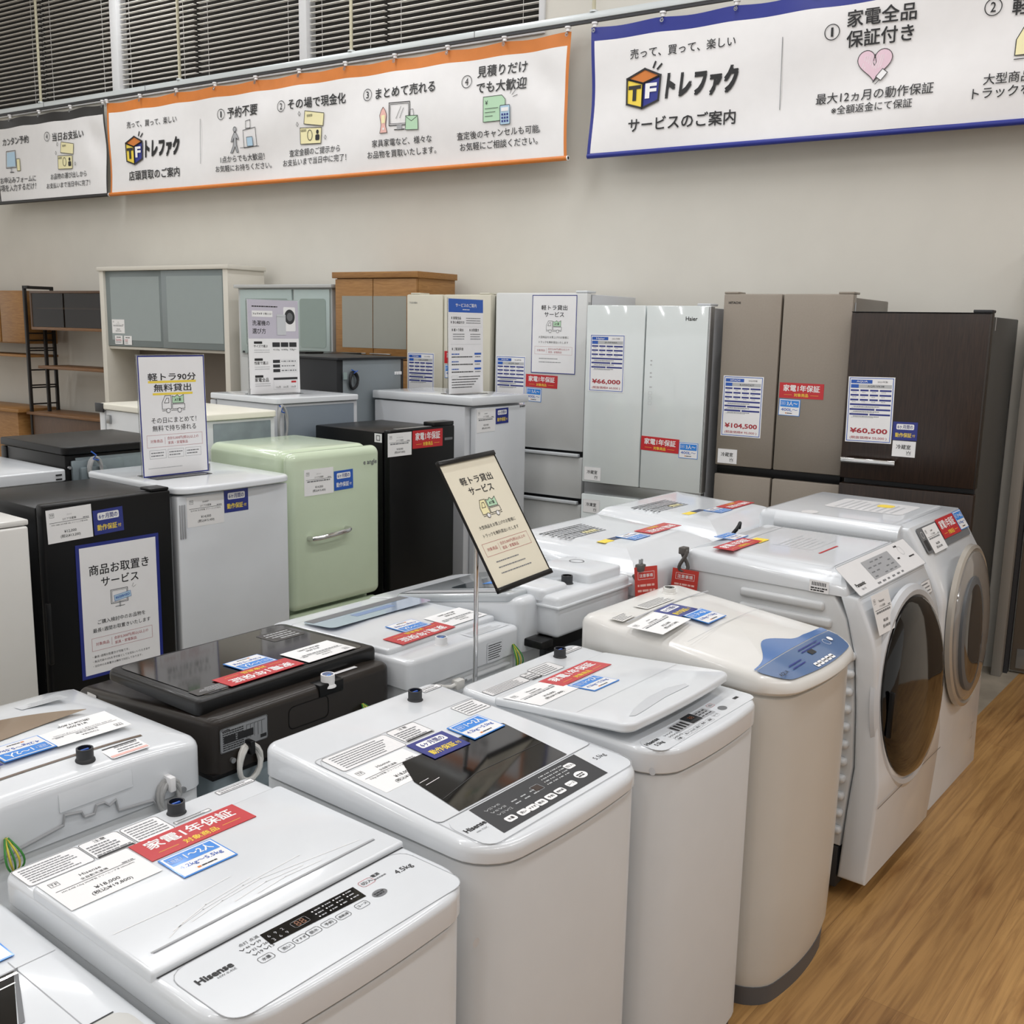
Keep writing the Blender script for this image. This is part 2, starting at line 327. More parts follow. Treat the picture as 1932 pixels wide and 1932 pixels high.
for s0, s1, lb in bl:
    t = thing('venetian_blind', lb, 'blind', wpos((s0 + s1) / 2, WD0 + .03, 3.46), WROT, 'venetian blinds in the high window')
    b = MB(); z = 3.475
    while z < 4.84:
        b.box(-s1 + .004, -s0 - .004, WD0 + .012, WD0 + .042, z, z + .004, SLAT, X=WMAT); z += .0375
    b.build('slats', t)
    for s in (s0 + .12, s1 - .12):
        b = MB(); b.cyl(wpos(s, WD0 + .01, 3.46), wpos(s, WD0 + .01, 4.84), .0012, BACKS, seg=6); b.build('cord', t)
    b = MB(); wbox(b, s0 + .004, s1 - .004, WD0 + .012, WD0 + .042, 3.457, 3.47, SLAT, .003); b.build('bottom_rail', t)
    b = MB(); wbox(b, s0 + .004, s1 - .004, WD0 + .008, WD0 + .046, 4.81, 4.85, SLAT, .003); b.build('head_rail', t)
# door frame at the right end
FRM = mat('door_frame_grey', '#8f8b84', .5); DOORM = mat('grey_brown_door', '#6f6559', .42, metal=.2)
t = struct(thing('door_1', 'grey brown metal door in a pale steel frame at right edge', 'door', wpos(.1, 5.52), WROT))
b = MB(); wbox(b, -.55, .565, 5.565, 5.60, .015, 2.05, DOORM, .003); b.build('door_leaf', t)
b = MB(); wbox(b, .38, .54, 5.560, 5.566, .03, .13, SILVER, .001); b.build('kick_plate', t)
b = MB(); wbox(b, .572, .59, 5.54, 5.598, .0, 2.06, DGREY); b.build('door_seal', t)
b = MB(); wbox(b, .592, .638, 5.46, 5.60, 0, 2.12, FRM, .003); wbox(b, -.62, .638, 5.46, 5.60, 2.06, 2.12, FRM, .003); b.build('door_frame', t)
# ---------------------------------------------------------------- cards
def place(mb, name, label, cat, c, right, up, group=None):
    X = plane(c, right, up); o = mb.build(name); o.matrix_world = X; return tag(o, label, cat, group)
I4 = Matrix.Identity(4)
def base(mb, w, h, m, t=.0012): mb.box(-w / 2, w / 2, -h / 2, h / 2, 0, t, m); return t + .0003
def c_red(w=.207, h=.071):
    b = MB(); o = base(b, w, h, RED); b.text(I4, '家電1年保証', 0, h * .16, w * .82, PAPER, o, bold=.022, h=h * .42)
    b.text(I4, '対象商品', 0, -h * .28, w * .32, YEL, o, bold=.015, h=h * .22)
    for sx in (-1, 1): b.rect(I4, sx * w * .30 - w * .09, sx * w * .30 + w * .09, -h * .285, -h * .27, YEL, o)
    return b
def logo_dash(b, X, cx, cy, w, o): b.rect(X, cx - w / 2, cx - w / 2 + w * .18, cy - w * .07, cy + w * .07, ORANGE, o); b.dashes(X, cx - w * .28, cx + w / 2, cy, w * .1, INK, o, fill=.95)
def c_blue(big='1〜2人', small='4.2kg〜5.5kg', w=.10, h=.077):
    b = MB(); o = base(b, w, h, SKY); b.rect(I4, -w / 2 + .0025, w / 2 - .0025, -h / 2 + .0025, h / 2 - .0025, LAMI, o)
    b.rect(I4, -w / 2 + .006, w / 2 - .006, .002, h / 2 - .006, SKY, o + .0003); b.text(I4, big, w * .12, h * .245, w * .50, PAPER, o + .0006, bold=.02, h=h * .26)
    b.rrline(I4, -w * .42, -w * .2, h * .16, h * .33, .003, .0009, PAPER, o + .0006); b.text(I4, '目安', -w * .31, h * .245, w * .13, PAPER, o + .0006)
    b.text(I4, small, 0, -h * .14, w * .78, ROYAL, o + .0003, bold=.012, hmax=h * .17); logo_dash(b, I4, 0, -h * .35, w * .36, o + .0003); return b
def c_navy(w=.103, h=.08, m=None, tx=None):
    b = MB(); o = base(b, w, h, m or NAVY); b.rrect(I4, -w * .36, w * .36, h * .08, h * .38, .005, PAPER, o); b.text(I4, '6ヶ月間の', 0, h * .23, w * .62, NAVY, o + .0003, bold=.015, h=h * .2)
    b.text(I4, '動作保証', -w * .06, -h * .22, w * .66, tx or YEL, o, bold=.02, h=h * .24); b.text(I4, '付', w * .36, -h * .24, w * .11, tx or YEL, o, bold=.012); return b
def c_price(brand, kind, p, tp, det='', w=.152, h=.106):
    b = MB(); o = base(b, w, h, PAPER, .0006); b.frame(I4, -w * .43, -w * .33, h * .26, h * .39, .0008, INK, o); b.text(I4, 'TF', -w * .38, h * .325, w * .075, INK, o)
    b.text(I4, brand, 0, h * .30, w * .03 * max(3, len(brand) * 1.1), INK, o, hmax=h * .11); b.text(I4, kind, 0, h * .175, w * .05 * len(kind), INK, o, hmax=h * .09)
    b.rect(I4, -w * .44, w * .44, h * .095, h * .107, INK, o)
    if det: b.text(I4, det, 0, h * .035, w * .80, INK, o, hmax=h * .07)
    else: b.dashes(I4, -w * .4, w * .4, h * .035, h * .05, GINK, o)
    b.dashes(I4, w * .3, w * .43, h * .14, h * .03, GINK, o)
    b.text(I4, p, 0, -h * .20, w * .27, INK, o, bold=.005, hmax=h * .12); b.text(I4, tp, 0, -h * .335, w * .44, INK, o, bold=.005, hmax=h * .13); return b
def c_tag(st, w=.098, h=.07):
    b = MB(); o = base(b, w, h, LAMI); b.frame(I4, -w / 2, w / 2, -h / 2, h / 2, .0008, LINK, o); b.text(I4, st, -w * .02, h * .12, w * .62, INK, o, bold=.015)
    b.line(I4, [(w * .14, -h * .2), (w * .3, -h * .2), (w * .3, -h * .36), (w * .14, -h * .36)], .0012, INK, o, True); b.line(I4, [(w * .12, -h * .12), (w * .18, -h * .28), (w * .22, -h * .1), (w * .26, -h * .3), (w * .31, -h * .12)], .0012, INK, o); return b
def c_spec(brand, year, model, price, sub, w=.20, h=.29):
    b = MB(); o = base(b, w, h, LAMI, .001); b.frame(I4, -w * .475, w * .475, -h * .485, h * .485, .003, ROYAL, o); b.rect(I4, -w * .44, w * .02, h * .40, h * .455, ROYAL, o); b.text(I4, brand, -w * .2, h * .427, w * .24, PAPER, o + .0003, hmax=h * .032, bold=.01)
    b.text(I4, year, w * .24, h * .427, w * .22, INK, o, hmax=h * .03); b.rect(I4, -w * .27, w * .44, h * .33, h * .385, LINK, o - .0001); b.text(I4, model, w * .1, h * .357, w * .36, INK, o + .0003, hmax=h * .03)
    b.rect(I4, -w * .44, -w * .27, h * .33, h * .385, ROYAL, o)
    y = h * .295
    for r in range(3):
        for i in range(4): x = -w * .44 + i * w * .21; b.rect(I4, x, x + w * (.18 if i < 3 else .25), y - h * .014, y + h * .012, NAVY, o); b.dashes(I4, x + w * .04, x + w * .13, y - h * .03, h * .012, LINK, o)
        y -= h * .072
    for parts in (((-.44, .44),), ((-.44, .10), (.13, .44)), ((-.44, -.03), (.0, .44))):
        for p in parts: b.rect(I4, w * p[0], w * p[1], y - h * .013, y + h * .013, NAVY, o)
        b.dashes(I4, -w * .36, w * .2, y - h * .032, h * .011, GINK, o); b.dashes(I4, -w * .4, w * .1, y - h * .048, h * .009, LINK, o); y -= h * .075
    b.text(I4, price, 0, -h * .325, w * .80, REDT, o, bold=.032, hmax=h * .085); b.text(I4, sub, 0, -h * .43, w * .80, REDT, o, hmax=h * .05, bold=.008); return b
def truck(b, X, cx, cy, w, o, fill=PALEG, cabf=None):
    k = w / 1.0; P = lambda *q: [(cx + x * k, cy + y * k) for x, y in q]; t = .012 * k + .0006
    if cabf: b.poly(X, P((-.5, -.2), (-.5, .05), (-.36, .32), (-.1, .32), (-.1, -.2)), cabf, o)
    b.line(X, P((-.5, -.2), (-.5, .05), (-.36, .32), (-.1, .32), (-.1, -.2)), t, INK, o + .0003, True); b.line(X, P((-.4, .04), (-.3, .22), (-.2, .22), (-.2, .04)), t, INK, o + .0003, True)
    b.poly(X, P((-.05, .02), (-.05, .3), (.06, .26), (.18, .34), (.28, .25), (.46, .34), (.46, .02)), fill, o); b.line(X, P((-.05, .02), (-.05, .3), (.06, .26), (.18, .34), (.28, .25), (.46, .34), (.46, .02)), t, INK, o + .0003, True)
    b.text(X, 'AT車', cx + .2 * k, cy + .15 * k, .3 * k, INK, o + .0004, bold=.015); b.line(X, P((-.05, -.2), (-.05, -.02), (.5, -.02), (.5, -.2)), t, INK, o + .0003, True)
    for x in (-.24, .26): b.disc(X, cx + x * k, cy - .26 * k, .085 * k, .085 * k, LAMI, o + .0005); b.ring(X, cx + x * k, cy - .26 * k, .085 * k, t, INK, o + .0006, 18)
    b.line(X, P((-.5, -.26), (-.36, -.26)), t, INK, o + .0003); b.line(X, P((-.1, -.26), (.14, -.26)), t, INK, o + .0003); b.line(X, P((.4, -.26), (.5, -.26)), t, INK, o + .0003)
def redbox(b, w, h, y0, y1, o, tx=('合計5,000円(税込)以上の', '家具・家電製品')):
    b.line(I4, [(-w * .42, h * y0), (w * .42, h * y0), (w * .42, h * y1), (-w * .42, h * y1)], .0008, REDT, o, True); ym = h * (y0 + y1) / 2; d = h * (y1 - y0)
    b.text(I4, '対象商品', -w * .28, ym, w * .18, REDT, o); b.rect(I4, -w * .155, -w * .152, ym - d * .3, ym + d * .3, REDT, o)
    b.text(I4, tx[0], w * .12, ym + d * .17, w * .48, REDT, o, hmax=h * .03); b.text(I4, tx[1], w * .04, ym - d * .2, w * .30, REDT, o, hmax=h * .03)
def p_truck(w, h, t1, t2, l1, l2, paper=LAMI, border=NAVY, notes=2, cab=None, boxes=False, hl=False):
    b = MB(); o = base(b, w, h, paper, .002)
    if border: b.frame(I4, -w / 2, w / 2, -h / 2, h / 2, .0045, border, o)
    if hl:
        for y, ww in ((.305, .36), (.205, .30)): b.rect(I4, -w * ww, w * ww, h * (y - .03), h * (y - .012), YEL, o)
    b.text(I4, t1, 0, h * .325 if hl else h * .34, w * (.72 if hl else .58), INK, o + .0003, bold=.012, hmax=h * .062); b.text(I4, t2, 0, h * .235 if hl else h * .255, w * (.56 if hl else .44), INK, o + .0003, bold=.012, hmax=h * .062)
    truck(b, I4, 0, h * .10, w * .34, o, PALEG, cab)
    b.text(I4, l1, 0, -h * .035, w * .68, INK, o, hmax=h * .052, bold=.004); b.text(I4, l2, 0, -h * .1, w * .66, INK, o, hmax=h * .052, bold=.004); redbox(b, w, h, -.255, -.155, o)
    if boxes:
        for i in range(3): x = -w * .27 + i * w * .27; b.line(I4, [(x - w * .12, -h * .35), (x + w * .12, -h * .35), (x + w * .12, -h * .28), (x - w * .12, -h * .28)], .0008, GINK, o, True); b.dashes(I4, x - w * .1, x + w * .1, -h * .303, h * .009, GINK, o); b.dashes(I4, x - w * .1, x + w * .08, -h * .327, h * .009, GINK, o)
        b.dashes(I4, -w * .42, w * .1, -h * .43, h * .006, LINK, o)
    else:
        for i in range(notes): b.dashes(I4, -w * .32, w * (.1 + .08 * i), -h * (.31 + .045 * i), h * .009, GINK, o)
    return b
# ---------------------------------------------------------------- washers
def washer(label, X0, X1, Y0, Y1, zs, zf, zb, rf=.06, rb=.03, bulge=.012, e=.012, m=WHITE, cm=WHITEM, foot=.045, name='washing_machine', footm=None, ft=0):
    t = thing(name, label, 'washing machine', ((X0 + X1) / 2, (Y0 + Y1) / 2, 0))
    b = MB(); slab(b, X0 + .004, X1 - .004, Y0 + .004, Y1, rf, rb, foot, zs - .004, .006, cm, bulge, 2); b.build('cabinet', t)
    b = MB(); slab(b, X0 + .012, X1 - .012, Y0 + .012, Y1 - .01, rf, rb, .0, foot, .004, footm or DGREY, bulge, 2); b.build('base', t)
    b = MB(); zt = (lambda x, y: zf + (zb - zf) * (y - Y0) / (Y1 - Y0)) if not callable(zf) else zf
    slab(b, X0, X1, Y0, Y1, rf + .004, rb + .004, zs, zt, e, m, bulge, 5, .003); b.build('top_cover', t)
    return t
def sheet(b, X, x0, x1, y0, y1, o, title=None, bar=False, n=5, m=LAMI, edge=True, ink=GINK):
    b.marks.append((len(b.v), len(b.f))); r = min(x1 - x0, y1 - y0) * .1; b.rrect(X, x0, x1, y0, y1, r, m, o)
    if edge: b.rrline(X, x0 + .001, x1 - .001, y0 + .001, y1 - .001, r, .0009, INK if ink is GINK else ink, o + .0003)
    H = y1 - y0; W = x1 - x0
    if title: b.text(X, title, (x0 + x1) / 2, y1 - H * .13, W * .3, INK, o + .0003, hmax=H * .14)
    for i in range(n):
        y = y1 - H * (.26 + .62 * (i + .5) / n) if title else y1 - H * (.1 + .8 * (i + .5) / n); b.dashes(X, x0 + W * .08, x0 + W * random.uniform(.7, .94), y, H * .30 / n, ink, o + .0003, fill=.85)
    if bar: b.rect(X, x0 + W * .05, x1 - W * .05, y0 + H * .04, y0 + H * .13, INK, o + .0004)
def inlet(t, x, y, z, m=DGREY, cap=ROYAL, r=.0155, h=.026):
    b = MB(); b.lathe((x, y, z - .004), (0, 0, 1), [(r * 1.2, 0), (r * 1.15, .004), (r, .007), (r, h), (r * .8, h)], m, 24, True, False); b.lathe((x, y, z + h * .55), (0, 0, 1), [(r * .8, 0), (.0005, .0)], cap, 20, False, True)
    b.box(x - r * .5, x + r * .5, y - .002, y + .002, z + h * .55, z + h * .75, cap); b.build('water_inlet', t)
def btn(b, X, x, y, st, o, w=.024, h=.015, edge=INK, fill=None, ink=INK):
    if fill: b.rrect(X, x - w / 2, x + w / 2, y - h / 2, y + h / 2, h * .3, fill, o)
    else: b.rrline(X, x - w / 2, x + w / 2, y - h / 2, y + h / 2, h * .3, .0007, edge, o)
    b.text(X, st, x, y, w * (.62 if len(st) < 3 else .78), ink, o + .0003, hmax=h * .55, bold=.01)
def levels(b, X, x, y, o, ink=INK, k=1.0, nums=('46', '32', '19', '39', '26', '13')):
    for i in range(3):
        for j in range(2):
            xx = x + j * .019 * k + i * .003 * k; yy = y - i * .011 * k; b.line(X, [(xx, yy + .002 * k), (xx + .003 * k, yy - .002 * k), (xx + .007 * k, yy + .001 * k)], .0012 * k, ink, o); b.text(X, nums[i + 3 * j], xx + .0125 * k, yy, .007 * k, ink, o)
# -- 4.5 kg machine, nearest whole one
t = washer('white 4.5kg washer nearest the viewer, red and blue cards on its glossy lid', .683, 1.167, .985, 1.578, .752, .80, .80, .07, .02)
b = MB(); slab(b, .684, 1.166, 1.150, 1.484, .006, .012, .794, .8095, .006, WHITE)
X = deck(1.15, .8098, 1.48, .8098)
for pts in ([(.70, 1.272), (.80, 1.268), (.902, 1.277)], [(.747, 1.205), (.78, 1.222), (.83, 1.238), (.921, 1.250)], [(.76, 1.215), (.82, 1.23), (.90, 1.24), (1.018, 1.247)], [(.79, 1.215), (.853, 1.228), (.93, 1.236), (1.116, 1.21)], [(.864, 1.212), (.93, 1.222), (1.0, 1.217)], [(.90, 1.204), (.96, 1.211), (1.03, 1.207)]):
    b.line(X, pts, .0016, PAPER, .0003)
b.line(X, [(.711, 1.192), (1.134, 1.194)], .004, LGREY, .0002); b.line(X, [(.711, 1.188), (1.134, 1.190)], .0015, MGREY, .0005); b.build('lid', t)
b = MB(); X = deck(.9, .8006, 1.6, .8006); b.rrect(X, .70, 1.15, .992, 1.145, .03, WHITE, 0); b.rect(X, .69, 1.16, 1.1465, 1.1505, DGREY, -.0003)
b.rrline(X, .70, 1.15, .992, 1.145, .03, .0012, LGREY, .0003)
b.poly(X, [(.838, 1.093), (1.014, 1.083), (1.018, 1.118), (.842, 1.124)], GLOSSB, .0006)
for i in range(4):
    for j in range(3): b.disc(X, .93 + i * .021, 1.094 + j * .009, .0016, .0016, PAPER, .001, 8); b.dashes(X, .934 + i * .021, .945 + i * .021, 1.094 + j * .009, .0028, LGREY, .001)
b.rrline(X, .887, .915, 1.097, 1.113, .003, .0007, LGREY, .001); b.text(X, '88', .901, 1.105, .018, mat('amber_segment', '#7a4a2c', .4), .001)
for j in range(2):
    for i in range(3): b.text(X, '3692'[i + j], .848 + i * .012, 1.099 + j * .012, .004, LGREY, .001)
for (x, y), st in zip([(.814, 1.073), (.848, 1.071), (.875, 1.072), (.899, 1.072), (.927, 1.071), (.955, 1.070), (.993, 1.070)], ['水量', '洗い', 'すすぎ', '脱水', '予約', '風乾燥', 'コース']): btn(b, X, x, y, st, .0006, .0235)
btn(b, X, 1.042, 1.112, '切/入', .0006, .027, .017, RED); b.text(X, '電源', 1.066, 1.118, .016, INK, .0006, bold=.02); b.dashes(X, 1.055, 1.08, 1.108, .003, GINK, .0006)
b.disc(X, 1.034, 1.074, .014, .0095, MGREY, .0006); b.dashes(X, 1.024, 1.044, 1.076, .003, INK, .0009); b.dashes(X, 1.024, 1.044, 1.071, .003, INK, .0009)
levels(b, X, .80, 1.113, .0006); b.text(X, '点灯 点滅', .822, 1.124, .034, INK, .0006)
b.text(X, 'Hisense', .746, 1.098, .056, INK, .0006, bold=.04); b.text(X, 'HW-K45E', .758, 1.086, .03, GINK, .0006); b.text(X, '4.5kg', 1.110, 1.096, .036, INK, .0006, bold=.005); b.build('control_panel', t)
b = MB(); X = deck(.9, .8007, 1.6, .8007)
sheet(b, X, .69, .802, 1.498, 1.566, 0, None, False, 7); sheet(b, X, .803, .875, 1.496, 1.566, 0, '注意', True, 5); sheet(b, X, .877, .950, 1.495, 1.563, 0, None, False, 6); sheet(b, X, 1.074, 1.158, 1.545, 1.562, 0, None, False, 2); sheet(b, X, .955, 1.03, 1.505, 1.516, 0, None, False, 2); b.build('warning_label', t)
inlet(t, .983, 1.546, .80)
b = MB(); b.disc(plane((1.06, .985, .70), (1, 0, 0), (0, 0, 1)), .09, 0, .008, .008, GREYW, .012); b.build('screw_cover', t)
# -- 5.5 kg machine with black window
t = washer('white 5.5kg washer with black glass window and black control strip', 1.192, 1.688, .985, 1.575, .795, .828, .858, .075, .03, .016, .016)
zd = lambda y: .828 + .03 * (y - .985) / .59
X = Matrix(((1, 0, 0, 0), (0, 1, 0, 0), (0, .03 / .59, 1, .828 - .985 * .03 / .59 + .0006), (0, 0, 0, 1)))
b = MB(); b.rrect(X, 1.212, 1.672, 1.112, 1.440, .012, WHITE, .0004); b.rrline(X, 1.212, 1.672, 1.112, 1.440, .012, .0016, LGREY, .0008)
w_ = [(1.268, 1.114), (1.590, 1.114), (1.622, 1.30), (1.600, 1.322), (1.42, 1.33), (1.30, 1.25)]
lidp = b.build('lid', t)
b = MB(); b.poly(X, [(1.268, 1.116), (1.592, 1.116), (1.616, 1.30), (1.590, 1.318), (1.33, 1.318), (1.290, 1.248)], GLOSSB, .0016); b.line(X, [(1.28, 1.165), (1.40, 1.19), (1.6, 1.185)], .0012, DGREY, .002)
b.line(X, [(1.293, 1.236), (1.318, 1.238)], .0014, PAPER, .002); b.line(X, [(1.296, 1.222), (1.335, 1.226)], .0014, PAPER, .002); b.build('window', lidp)
b = MB(); b.rrect(X, 1.215, 1.668, 1.0, 1.108, .03, WHITE, .0002); b.rrline(X, 1.212, 1.672, .998, 1.44, .035, .0012, LGREY, .0006)
b.poly(X, [(1.267, 1.013), (1.585, 1.013), (1.603, 1.107), (1.283, 1.107)], DGREY, .0006)
for (x, y), st in zip([(1.314, 1.036), (1.347, 1.034), (1.372, 1.033), (1.398, 1.033), (1.428, 1.034), (1.458, 1.035), (1.496, 1.037)], ['水量', '洗い', 'すすぎ', '脱水', '予約', '風乾燥', 'コース']): btn(b, X, x, y, st, .001, .025, .017, fill=PAPER)
btn(b, X, 1.554, 1.083, '切/入', .001, .026, .018, fill=PAPER); b.disc(X, 1.540, 1.046, .016, .0125, PAPER, .001); b.dashes(X, 1.529, 1.551, 1.048, .0035, INK, .0013); b.dashes(X, 1.529, 1.551, 1.042, .0035, INK, .0013)
levels(b, X, 1.30, 1.083, .001, LINK, 1.1, ('55', '46', '23', '40', '28', '12'))
for i in range(3): b.dashes(X, 1.36 + i * .027, 1.378 + i * .027, 1.072, .003, LINK, .001); b.dashes(X, 1.36 + i * .027, 1.375 + i * .027, 1.062, .003, LINK, .001)
b.rrline(X, 1.424, 1.448, 1.062, 1.082, .003, .0009, LGREY, .001); b.rrect(X, 1.426, 1.446, 1.064, 1.080, .002, mat('dim_led_window', '#33241c', .3), .0012)
for i in range(4):
    for j in range(4): b.disc(X, 1.462 + i * .019 + j * .003, 1.066 + j * .0095, .0014, .0014, PAPER, .001, 8); b.dashes(X, 1.466 + i * .019 + j * .003, 1.477 + i * .019 + j * .003, 1.066 + j * .0095, .003, LINK, .001)
b.text(X, 'Hisense', 1.248, 1.062, .050, INK, .0006, bold=.04); b.text(X, 'HW-T55C', 1.25, 1.047, .028, GINK, .0006); b.text(X, '5.5kg', 1.633, 1.064, .034, INK, .0006); b.build('control_panel', t)
b = MB(); sheet(b, X, 1.225, 1.395, 1.366, 1.436, .001, None, False, 7); sheet(b, X, 1.400, 1.483, 1.372, 1.438, .001, '注意', True, 5); sheet(b, X, 1.592, 1.682 - .012, 1.376, 1.434, .001, None, False, 5); sheet(b, X, 1.617, 1.676, 1.53, 1.55, .0005, None, False, 2); b.build('warning_label', t)
inlet(t, 1.574, 1.520, zd(1.52))
# -- white machine with tilted white lid
t = washer('white washer with raised white lid between black-window washer and blue-panelled washer', 1.708, 2.166, .962, 1.515, .786, .838, .850, .07, .03, .016, .012)
X = Matrix(((1, 0, 0, 0), (0, 1, 0, 0), (0, .0217, 1, .838 - .962 * .0217 + .0006), (0, 0, 0, 1)))
b = MB(); zt = lambda x, y: .884 - .03 * (y - 1.04) / .36
slab(b, 1.703, 2.150, 1.040, 1.402, .03, .012, lambda x, y: zt(x, y) - .021, zt, .007, WHITE, .010, 4, .005)
XL = Matrix(((1, 0, 0, 0), (0, 1, 0, 0), (0, -.03 / .36, 1, .884 + 1.04 * .03 / .36 + .0005), (0, 0, 0, 1)))
b.poly(XL, [(1.75, 1.072), (1.80, 1.090), (1.88, 1.106), (1.96, 1.104), (2.01, 1.085), (2.0, 1.070), (1.9, 1.073), (1.8, 1.064), (1.76, 1.062)], GREYW, .0004); b.line(XL, [(1.715, 1.18), (2.14, 1.18)], .0008, LGREY, .0003); b.build('lid', t)
b = MB(); b.rrect(X, 1.722, 2.152, .972, 1.036, .025, WHITE, .0002); b.poly(X, [(1.832, .998), (1.996, .998), (1.992, 1.030), (1.838, 1.030)], LGREY, .0006); b.rrect(X, 1.898, 1.942, 1.0, 1.035, .003, GLOSSB, .001); b.text(X, '88', 1.922, 1.02, .016, mat('amber_segment', '#7a4a2c', .4), .0014)
for i in range(4): b.rrect(X, 1.838 + i * .014, 1.846 + i * .014, 1.002, 1.026, .002, INK, .001)
for i in range(3):
    for j in range(3): b.dashes(X, 1.947 + i * .015, 1.958 + i * .015, 1.005 + j * .009, .003, INK, .001)
for (x, y), st in zip([(1.808, .977), (1.843, .979), (1.865, .978), (1.890, .979), (1.915, .980), (1.943, .979), (1.978, .984)], ['水量', '洗い', 'すすぎ', '脱水', '予約', '風乾', 'コース']): btn(b, X, x, y + .005, st, .0006, .0225, .014, LGREY)
btn(b, X, 2.02, 1.024, '切入', .0006, .022, .014, RED); b.disc(X, 2.026, .997, .014, .010, MGREY, .0006); levels(b, X, 1.795, 1.012, .0006, INK, .95)
b.text(X, 'Hisense', 1.752, 1.016, .046, INK, .0006, bold=.03); b.text(X, '5.5kg', 1.756, .999, .028, INK, .0006, bold=.02); b.rect(X, 2.095, 2.115, 1.0, 1.008, INK, .0006); b.build('control_panel', t)
b = MB(); X = deck(.962, .8386, 1.515, .8506); sheet(b, X, 1.72, 1.862, 1.416, 1.452, .0006, None, False, 5); sheet(b, X, 1.865, 1.905, 1.412, 1.456, .0006, '注意', True, 3); sheet(b, X, 1.906, 1.995, 1.411, 1.466, .0006, None, False, 5); sheet(b, X, 2.08, 2.15, 1.468, 1.49, .0006, None, False, 2); b.build('warning_label', t)
inlet(t, 2.052, 1.470, .849)
b = MB(); b.disc(plane((1.735, .985, .80), (0, -1, 0), (0, 0, 1)), 0, 0, .008, .008, GREYW, .0295); b.build('screw_cover', t)
# -- blue-panelled machine
def azt(x, y): return .932 - .062 * max(0, (1.36 - y) / .43) ** 2 - .007 * abs((x - 2.42) / .24) ** 2.2
t = thing('washing_machine', 'warm white washer with slate blue control panel and curved lid', 'washing machine', (2.42, 1.22, 0))
b = MB(); R = []
for z, ins in ((.05, .014), (.09, .006), (.3, .001), (.6, 0), (.818, .002), (.822, .009), (.832, .010)): R.append(rr(2.187 + ins, 2.66 - ins, .935 + ins, 1.50, .07, .03, z, .030))
b.loft(R, mat('warm_white_enamel', '#d3d1cb', .3, coat=.2)); b.build('cabinet', t)
b = MB(); R = [rr(2.20, 2.647, .949, 1.49, .07, .03, 0, .03), rr(2.198, 2.649, .947, 1.49, .07, .03, .05, .03)]; b.loft(R, mat('slate_grey_base', '#57585b', .45)); b.build('base', t)
b = MB(); R = [rr(2.190, 2.660, .933, 1.503, .07, .03, .828, .030), rr(2.185, 2.665, .928, 1.505, .075, .03, .832, .030), rr(2.183, 2.667, .925, 1.507, .075, .03, .836, .030)]
for ins, dz in ((0, -.022), (.003, -.012), (.010, -.004), (.02, -.001), (.035, 0), (.06, 0), (.09, 0), (.13, 0), (.18, 0), (.22, 0)): R.append(rr(2.183 + ins, 2.667 - ins, .925 + ins, 1.507 - ins, max(.075 - ins, .004), max(.03 - ins * .3, .002), (lambda dz: lambda x, y: azt(x, y) + dz)(dz), .030 * max(0, 1 - ins / .2)))
b.loft(R, WARMW); b.build('top_cover', t)
def patch(b, xs, lo, hi, ny, zf, m):
    P = [[(x, lo(x) + (hi(x) - lo(x)) * j / ny) for j in range(ny + 1)] for x in xs]; n = ny + 1
    b.add([Vector((x, y, zf(x, y))) for c in P for x, y in c], [(i * n + j, (i + 1) * n + j, (i + 1) * n + j + 1, i * n + j + 1) for i in range(len(xs) - 1) for j in range(ny)], m)
xs = [2.196 + .44 * i / 32 for i in range(33)]
fr = lambda x: .925 - .030 * max(0, 1 - ((x - 2.425) / .242) ** 2) + .014 + .045 * max(0, (abs(x - 2.418) - .17) / .05) ** 2
b = MB(); patch(b, xs, fr, lambda x: .998, 6, lambda x, y: azt(x, y) + .0012, BLUEP)
Xa = plane((2.42, .965, azt(2.42, .965) + .0022), (1, 0, 0), (0, 1, .30))
for i in range(5): b.rrect(Xa, -.05 + i * .023, -.031 + i * .023, -.052, -.036, .003, PAPER, .001); b.dashes(Xa, -.047 + i * .023, -.034 + i * .023, -.044, .004, INK, .0014)
b.rrect(Xa, .0, .03, -.012, .004, .002, DGREY, .0008); b.ring(Xa, .12, .0, .012, .001, PAPER, .0004); b.disc(Xa, .15, .004, .009, .009, PAPER, .0004)
for j in range(2): b.dashes(Xa, -.13, -.06, -.008 - j * .012, .004, NAVY, .0006); b.dashes(Xa, -.02, .1, .012 - j * .01 + .006, .004, NAVY, .0006)
b.text(Xa, 'AQUA', -.185, -.020, .044, INK, .003, bold=.01); b.build('control_panel', t)
b = MB(); bell = lambda x: 1.0 + .062 * math.exp(-((x - 2.375) / .085) ** 2) + .016 * max(0, min(1, (x - 2.46) / .06)) + .004
patch(b, xs, lambda x: 1.0005, bell, 6, lambda x, y: azt(x, y) + .0012, BLUEL); b.build('lid_window', t)
b = MB(); patch(b, [2.205 + .44 * i / 24 for i in range(25)], lambda x: 1.366, lambda x: 1.372, 1, lambda x, y: azt(x, y) + .0006, LGREY); patch(b, [2.195 + .46 * i / 24 for i in range(25)], lambda x: 1.183, lambda x: 1.1845, 1, lambda x, y: azt(x, y) + .0006, LGREY); b.build('lid_seam', t)
b = MB(); Xb = plane((2.42, 1.40, azt(2.42, 1.40) + .001), (1, 0, 0), (0, 1, 0)); sheet(b, plane((2.23, 1.40, azt(2.23, 1.40) + .0012), (1, 0, .048), (0, 1, 0)), -.03, .035, -.022, .022, 0, None, False, 5, WARMW, False); sheet(b, Xb, -.09, .06, -.016, .03, 0, None, False, 5, WARMW, False); b.build('warning_label', t)
inlet(t, 2.535, 1.435, azt(2.535, 1.435), WARMW, DGREY, .018, .02)
